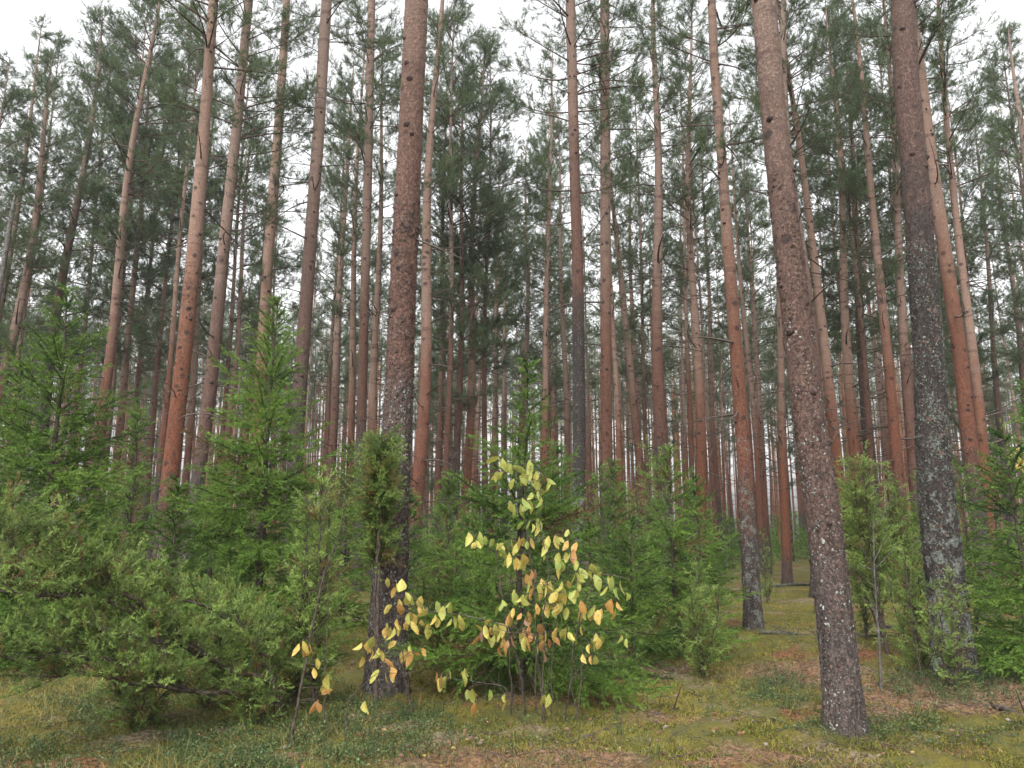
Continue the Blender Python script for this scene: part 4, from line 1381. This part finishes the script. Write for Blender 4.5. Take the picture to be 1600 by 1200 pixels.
M_MOSS = tint_mat("moss_tips", [(0.0, (0.035, 0.042, 0.009)), (0.35, (0.115, 0.118, 0.02)), (0.7, (0.215, 0.185, 0.036)), (1.0, (0.28, 0.205, 0.075))], 0.8, 0.25)
M_GRASS = tint_mat("grass_blades", [(0.0, (0.05, 0.07, 0.018)), (0.35, (0.11, 0.115, 0.035)), (0.65, (0.23, 0.19, 0.06)), (1.0, (0.33, 0.255, 0.105))], 0.7, 0.3)
M_BERRY = tint_mat("berry_leaves", [(0.0, (0.028, 0.05, 0.018)), (0.6, (0.065, 0.105, 0.035)), (0.88, (0.13, 0.165, 0.06)), (0.96, (0.30, 0.12, 0.05)), (1.0, (0.32, 0.09, 0.05))], 0.45, 0.25)
M_FALLEN = tint_mat("fallen_leaf", [(0.0, (0.06, 0.033, 0.02)), (0.45, (0.15, 0.075, 0.04)), (0.75, (0.13, 0.085, 0.062)), (0.9, (0.17, 0.14, 0.125)), (0.96, (0.26, 0.17, 0.05)), (1.0, (0.34, 0.25, 0.07))], 0.6, 0.15)
M_LITTER = tint_mat("needle_litter", [(0.0, (0.06, 0.03, 0.016)), (0.5, (0.20, 0.088, 0.036)), (1.0, (0.34, 0.185, 0.09))], 0.85, 0.0)

def near_floor():
    """more moss where the floor is close enough to see its tips"""
    rng = np.random.default_rng(78)
    x, y = scatter(420000, 4.7, 9.5, rng)
    k = 0.8 * fieldnoise(x, y, 2.6, 12) + 0.5 * fieldnoise(x, y, 7.0, 13) - 1.3 * rust(x, y) + rng.normal(0, 0.4, len(x)) > -0.25
    return x[k], y[k]


def tufts():
    """grass standing closer round the feet of the near pines"""
    rng = np.random.default_rng(77)
    xs, ys = [], []
    for r, a, b in PINES[:4]:
        n = 1300
        an, d = rng.uniform(0, 2 * PI, n), 0.17 + 0.05 * (b < 9) + np.abs(rng.normal(0, 0.09, n))
        xs.append(a + d * np.cos(an))
        ys.append(b + d * np.sin(an))
    return np.concatenate(xs), np.concatenate(ys)


blades("moss", "cushiony yellow-green moss covering the forest floor", "moss", 520000, 4.6, 24, 0.046, 0.008, M_MOSS,
       lambda x, y, r: fieldnoise(x, y, 1.3, 1) - 1.6 * rust(x, y) + r.normal(0, 0.4, len(x)) > -0.4,
       lambda x, y, r: 0.45 + 0.25 * fieldnoise(x, y, 1.9, 2) + 0.2 * fieldnoise(x, y, 9.0, 8) + r.normal(0, 0.24, len(x)), 201, 0.8, 1.25, near_floor())
blades("grass", "thin green and straw-coloured grass growing through the moss", "grass", 190000, 4.5, 16, 0.10, 0.0034, M_GRASS,
       lambda x, y, r: 0.8 * fieldnoise(x, y, 0.9, 3) + 0.4 * fieldnoise(x, y, 5.0, 14) + 0.9 * (in_px(x, y)[0] < 330) - 0.5 * rust(x, y) + r.normal(0, 0.45, len(x)) > 0.35,
       lambda x, y, r: 0.42 + 0.3 * fieldnoise(x, y, 1.1, 4) + 0.2 * (in_px(x, y)[0] < 260) + r.normal(0, 0.18, len(x)), 202, 0.75, 1.0, tufts())
blades("straw", "long pale dead grass bent over, thickest at the lower left", "dead grass", 60000, 4.5, 12, 0.24, 0.0035, M_GRASS,
       lambda x, y, r: (in_px(x, y)[0] < 330) * 0.8 + 0.8 * fieldnoise(x, y, 1.6, 9) + r.normal(0, 0.4, len(x)) > 1.0,
       lambda x, y, r: 0.62 + r.normal(0, 0.2, len(x)), 205, 0.9, 1.0)
blades("needle_litter", "rust-brown fallen pine needles lying in patches", "needle litter", 260000, 4.6, 15, 0.06, 0.0032, M_LITTER,
       lambda x, y, r: 0.7 * fieldnoise(x, y, 1.1, 5) + 1.9 * rust(x, y) + r.normal(0, 0.45, len(x)) > 0.5,
       lambda x, y, r: r.uniform(0, 1, len(x)), 203, 4.0, 1.1)


def berries():
    rng = np.random.default_rng(211)
    mb = MB()
    x, y = scatter(16000, 4.6, 13, rng, power=0.9)
    u, v = in_px(x, y)
    want = 0.22 * fieldnoise(x, y, 1.5, 6)
    for cu, cv, ru, rv, a in [(370, 1175, 120, 40, 1.2), (600, 1140, 120, 50, 0.9), (1500, 1065, 100, 35, 1.0), (40, 1190, 130, 35, .9), (180, 1110, 110, 30, .7), (60, 1075, 80, 22, .6), (1420, 1140, 60, 25, .8), (1215, 1075, 55, 35, .8), (1100, 1110, 50, 30, .6), (1290, 1150, 90, 12, .6), (1550, 1160, 70, 20, .6), (1100, 1005, 60, 15, .5), (900, 1130, 150, 15, .3)]:
        want = want + a * np.exp(-((u - cu) / ru) ** 2 - ((v - cv) / rv) ** 2)
    k = want + rng.normal(0, 0.22, len(x)) > 0.50
    x, y = x[k][:2100], y[k][:2100]
    for a, b in zip(x, y):
        n = int(rng.integers(14, 30))
        h = rng.uniform(0.05, 0.13)
        p0 = np.array([a, b, float(gh(a, b))])
        P = p0 + np.stack([rng.normal(0, 0.05, n), rng.normal(0, 0.05, n), h * rng.uniform(0.25, 1.0, n)], -1)
        d = norm(np.stack([rng.normal(0, 1, n), rng.normal(0, 1, n), rng.uniform(-0.2, 0.8, n)], -1))
        s = norm(np.cross(d, rng.normal(size=(n, 3)) * 0.6 + [0, 0, 1]))
        L = rng.uniform(0.012, 0.024, n)[:, None]
        V = np.stack([P, P + d * L * 0.5 + s * L * 0.32, P + d * L, P + d * L * 0.5 - s * L * 0.32], 1).reshape(-1, 3)
        q = np.arange(n)[:, None] * 4
        t = np.clip(rng.uniform(0.1, 0.8) + rng.normal(0, 0.12, n), 0, 0.9) + (rng.random(n) < 0.03) * 0.3
        mb.add(V, np.concatenate([q + [0, 1, 2], q + [0, 2, 3]]), 0, np.repeat(np.clip(t, 0, 1), 4))
        for _ in range(3):
            tip = p0 + np.array([rng.normal(0, 0.04), rng.normal(0, 0.04), h])
            tube(mb, [p0, (p0 + tip) / 2 + rng.normal(0, 0.01, 3), tip], [0.0022, 0.0018, 0.0012], 3, 0, tint=0.1)
    o = link("berry_undergrowth", mb.mesh("berry_undergrowth", [M_BERRY]))
    tag(o, "low bilberry and lingonberry leaves in dark green patches", "undergrowth", kind='stuff')


berries()


def fallen_leaves():
    rng = np.random.default_rng(221)
    mb = MB()
    x, y = scatter(9000, 4.6, 12, rng, power=1.0)
    u, v = in_px(x, y)
    want = 0.1 + 0.9 * np.exp(-((u - 780) / 260) ** 2 - ((v - 1195) / 45) ** 2) + 0.35 * np.exp(-((u - 1150) / 260) ** 2 - ((v - 1120) / 80) ** 2) + 0.2 * np.exp(-((u - 1450) / 200) ** 2 - ((v - 1150) / 50) ** 2)
    k = rng.random(len(x)) < want * 0.42 + 0.25 * rust(x, y) - 0.03
    x, y = x[k], y[k]
    for a, b in zip(x, y):
        L = rng.uniform(0.022, 0.052)
        leaf(mb, np.array([a, b, float(gh(a, b)) + rng.uniform(0.015, 0.05)]), L, L * rng.uniform(0.45, 0.75), rng.uniform(1.2, 1.75), rng.uniform(0, 6), float(rng.random()), rng)
    o = link("fallen_leaves", mb.mesh("fallen_leaves", [M_FALLEN]))
    tag(o, "scattered brown, grey and yellow fallen leaves on the floor", "fallen leaves", kind='stuff')
    tw = MB()
    x, y = scatter(1500, 4.6, 14, rng)
    for a, b in zip(x, y):
        an = rng.uniform(0, PI)
        l = rng.uniform(0.06, 0.35)
        d = np.array([math.cos(an), math.sin(an), rng.uniform(-0.05, 0.3)])
        p = np.array([a, b, float(gh(a, b)) + 0.015])
        tube(tw, [p, p + d * l * 0.5 + rng.normal(0, 0.02, 3), p + d * l], [0.004, 0.0035, 0.002], 4, 0)
    o = link("twig_litter", tw.mesh("twig_litter", [M_STEM]))
    tag(o, "small dark twigs strewn over moss and litter", "twigs", kind='stuff')


fallen_leaves()


# ------------------------------------------------------------------ the damp air
def haze():
    N = Nodes("haze")
    vol = N.n("VolumePrincipled", {'Color': (0.86, 0.9, 0.93, 1), 'Density': 0.0006, 'Anisotropy': 0.2})
    N.t.links.new(vol.outputs[0], N.out.inputs['Volume'])
    mb = MB()
    x, y0, y1, z0, z1 = 330, -320, 340, -1.8, 30
    V = [(a, b, c) for c in (z0, z1) for b in (y0, y1) for a in (-x, x)]
    T = [(0, 2, 3), (0, 3, 1), (4, 5, 7), (4, 7, 6), (0, 1, 5), (0, 5, 4), (2, 6, 7), (2, 7, 3), (0, 4, 6), (0, 6, 2), (1, 3, 7), (1, 7, 5)]
    mb.add(V, T)
    o = link("haze", mb.mesh("haze", [N.m]))
    tag(o, "thin damp autumn air between the trees", "haze", kind='stuff')


haze()
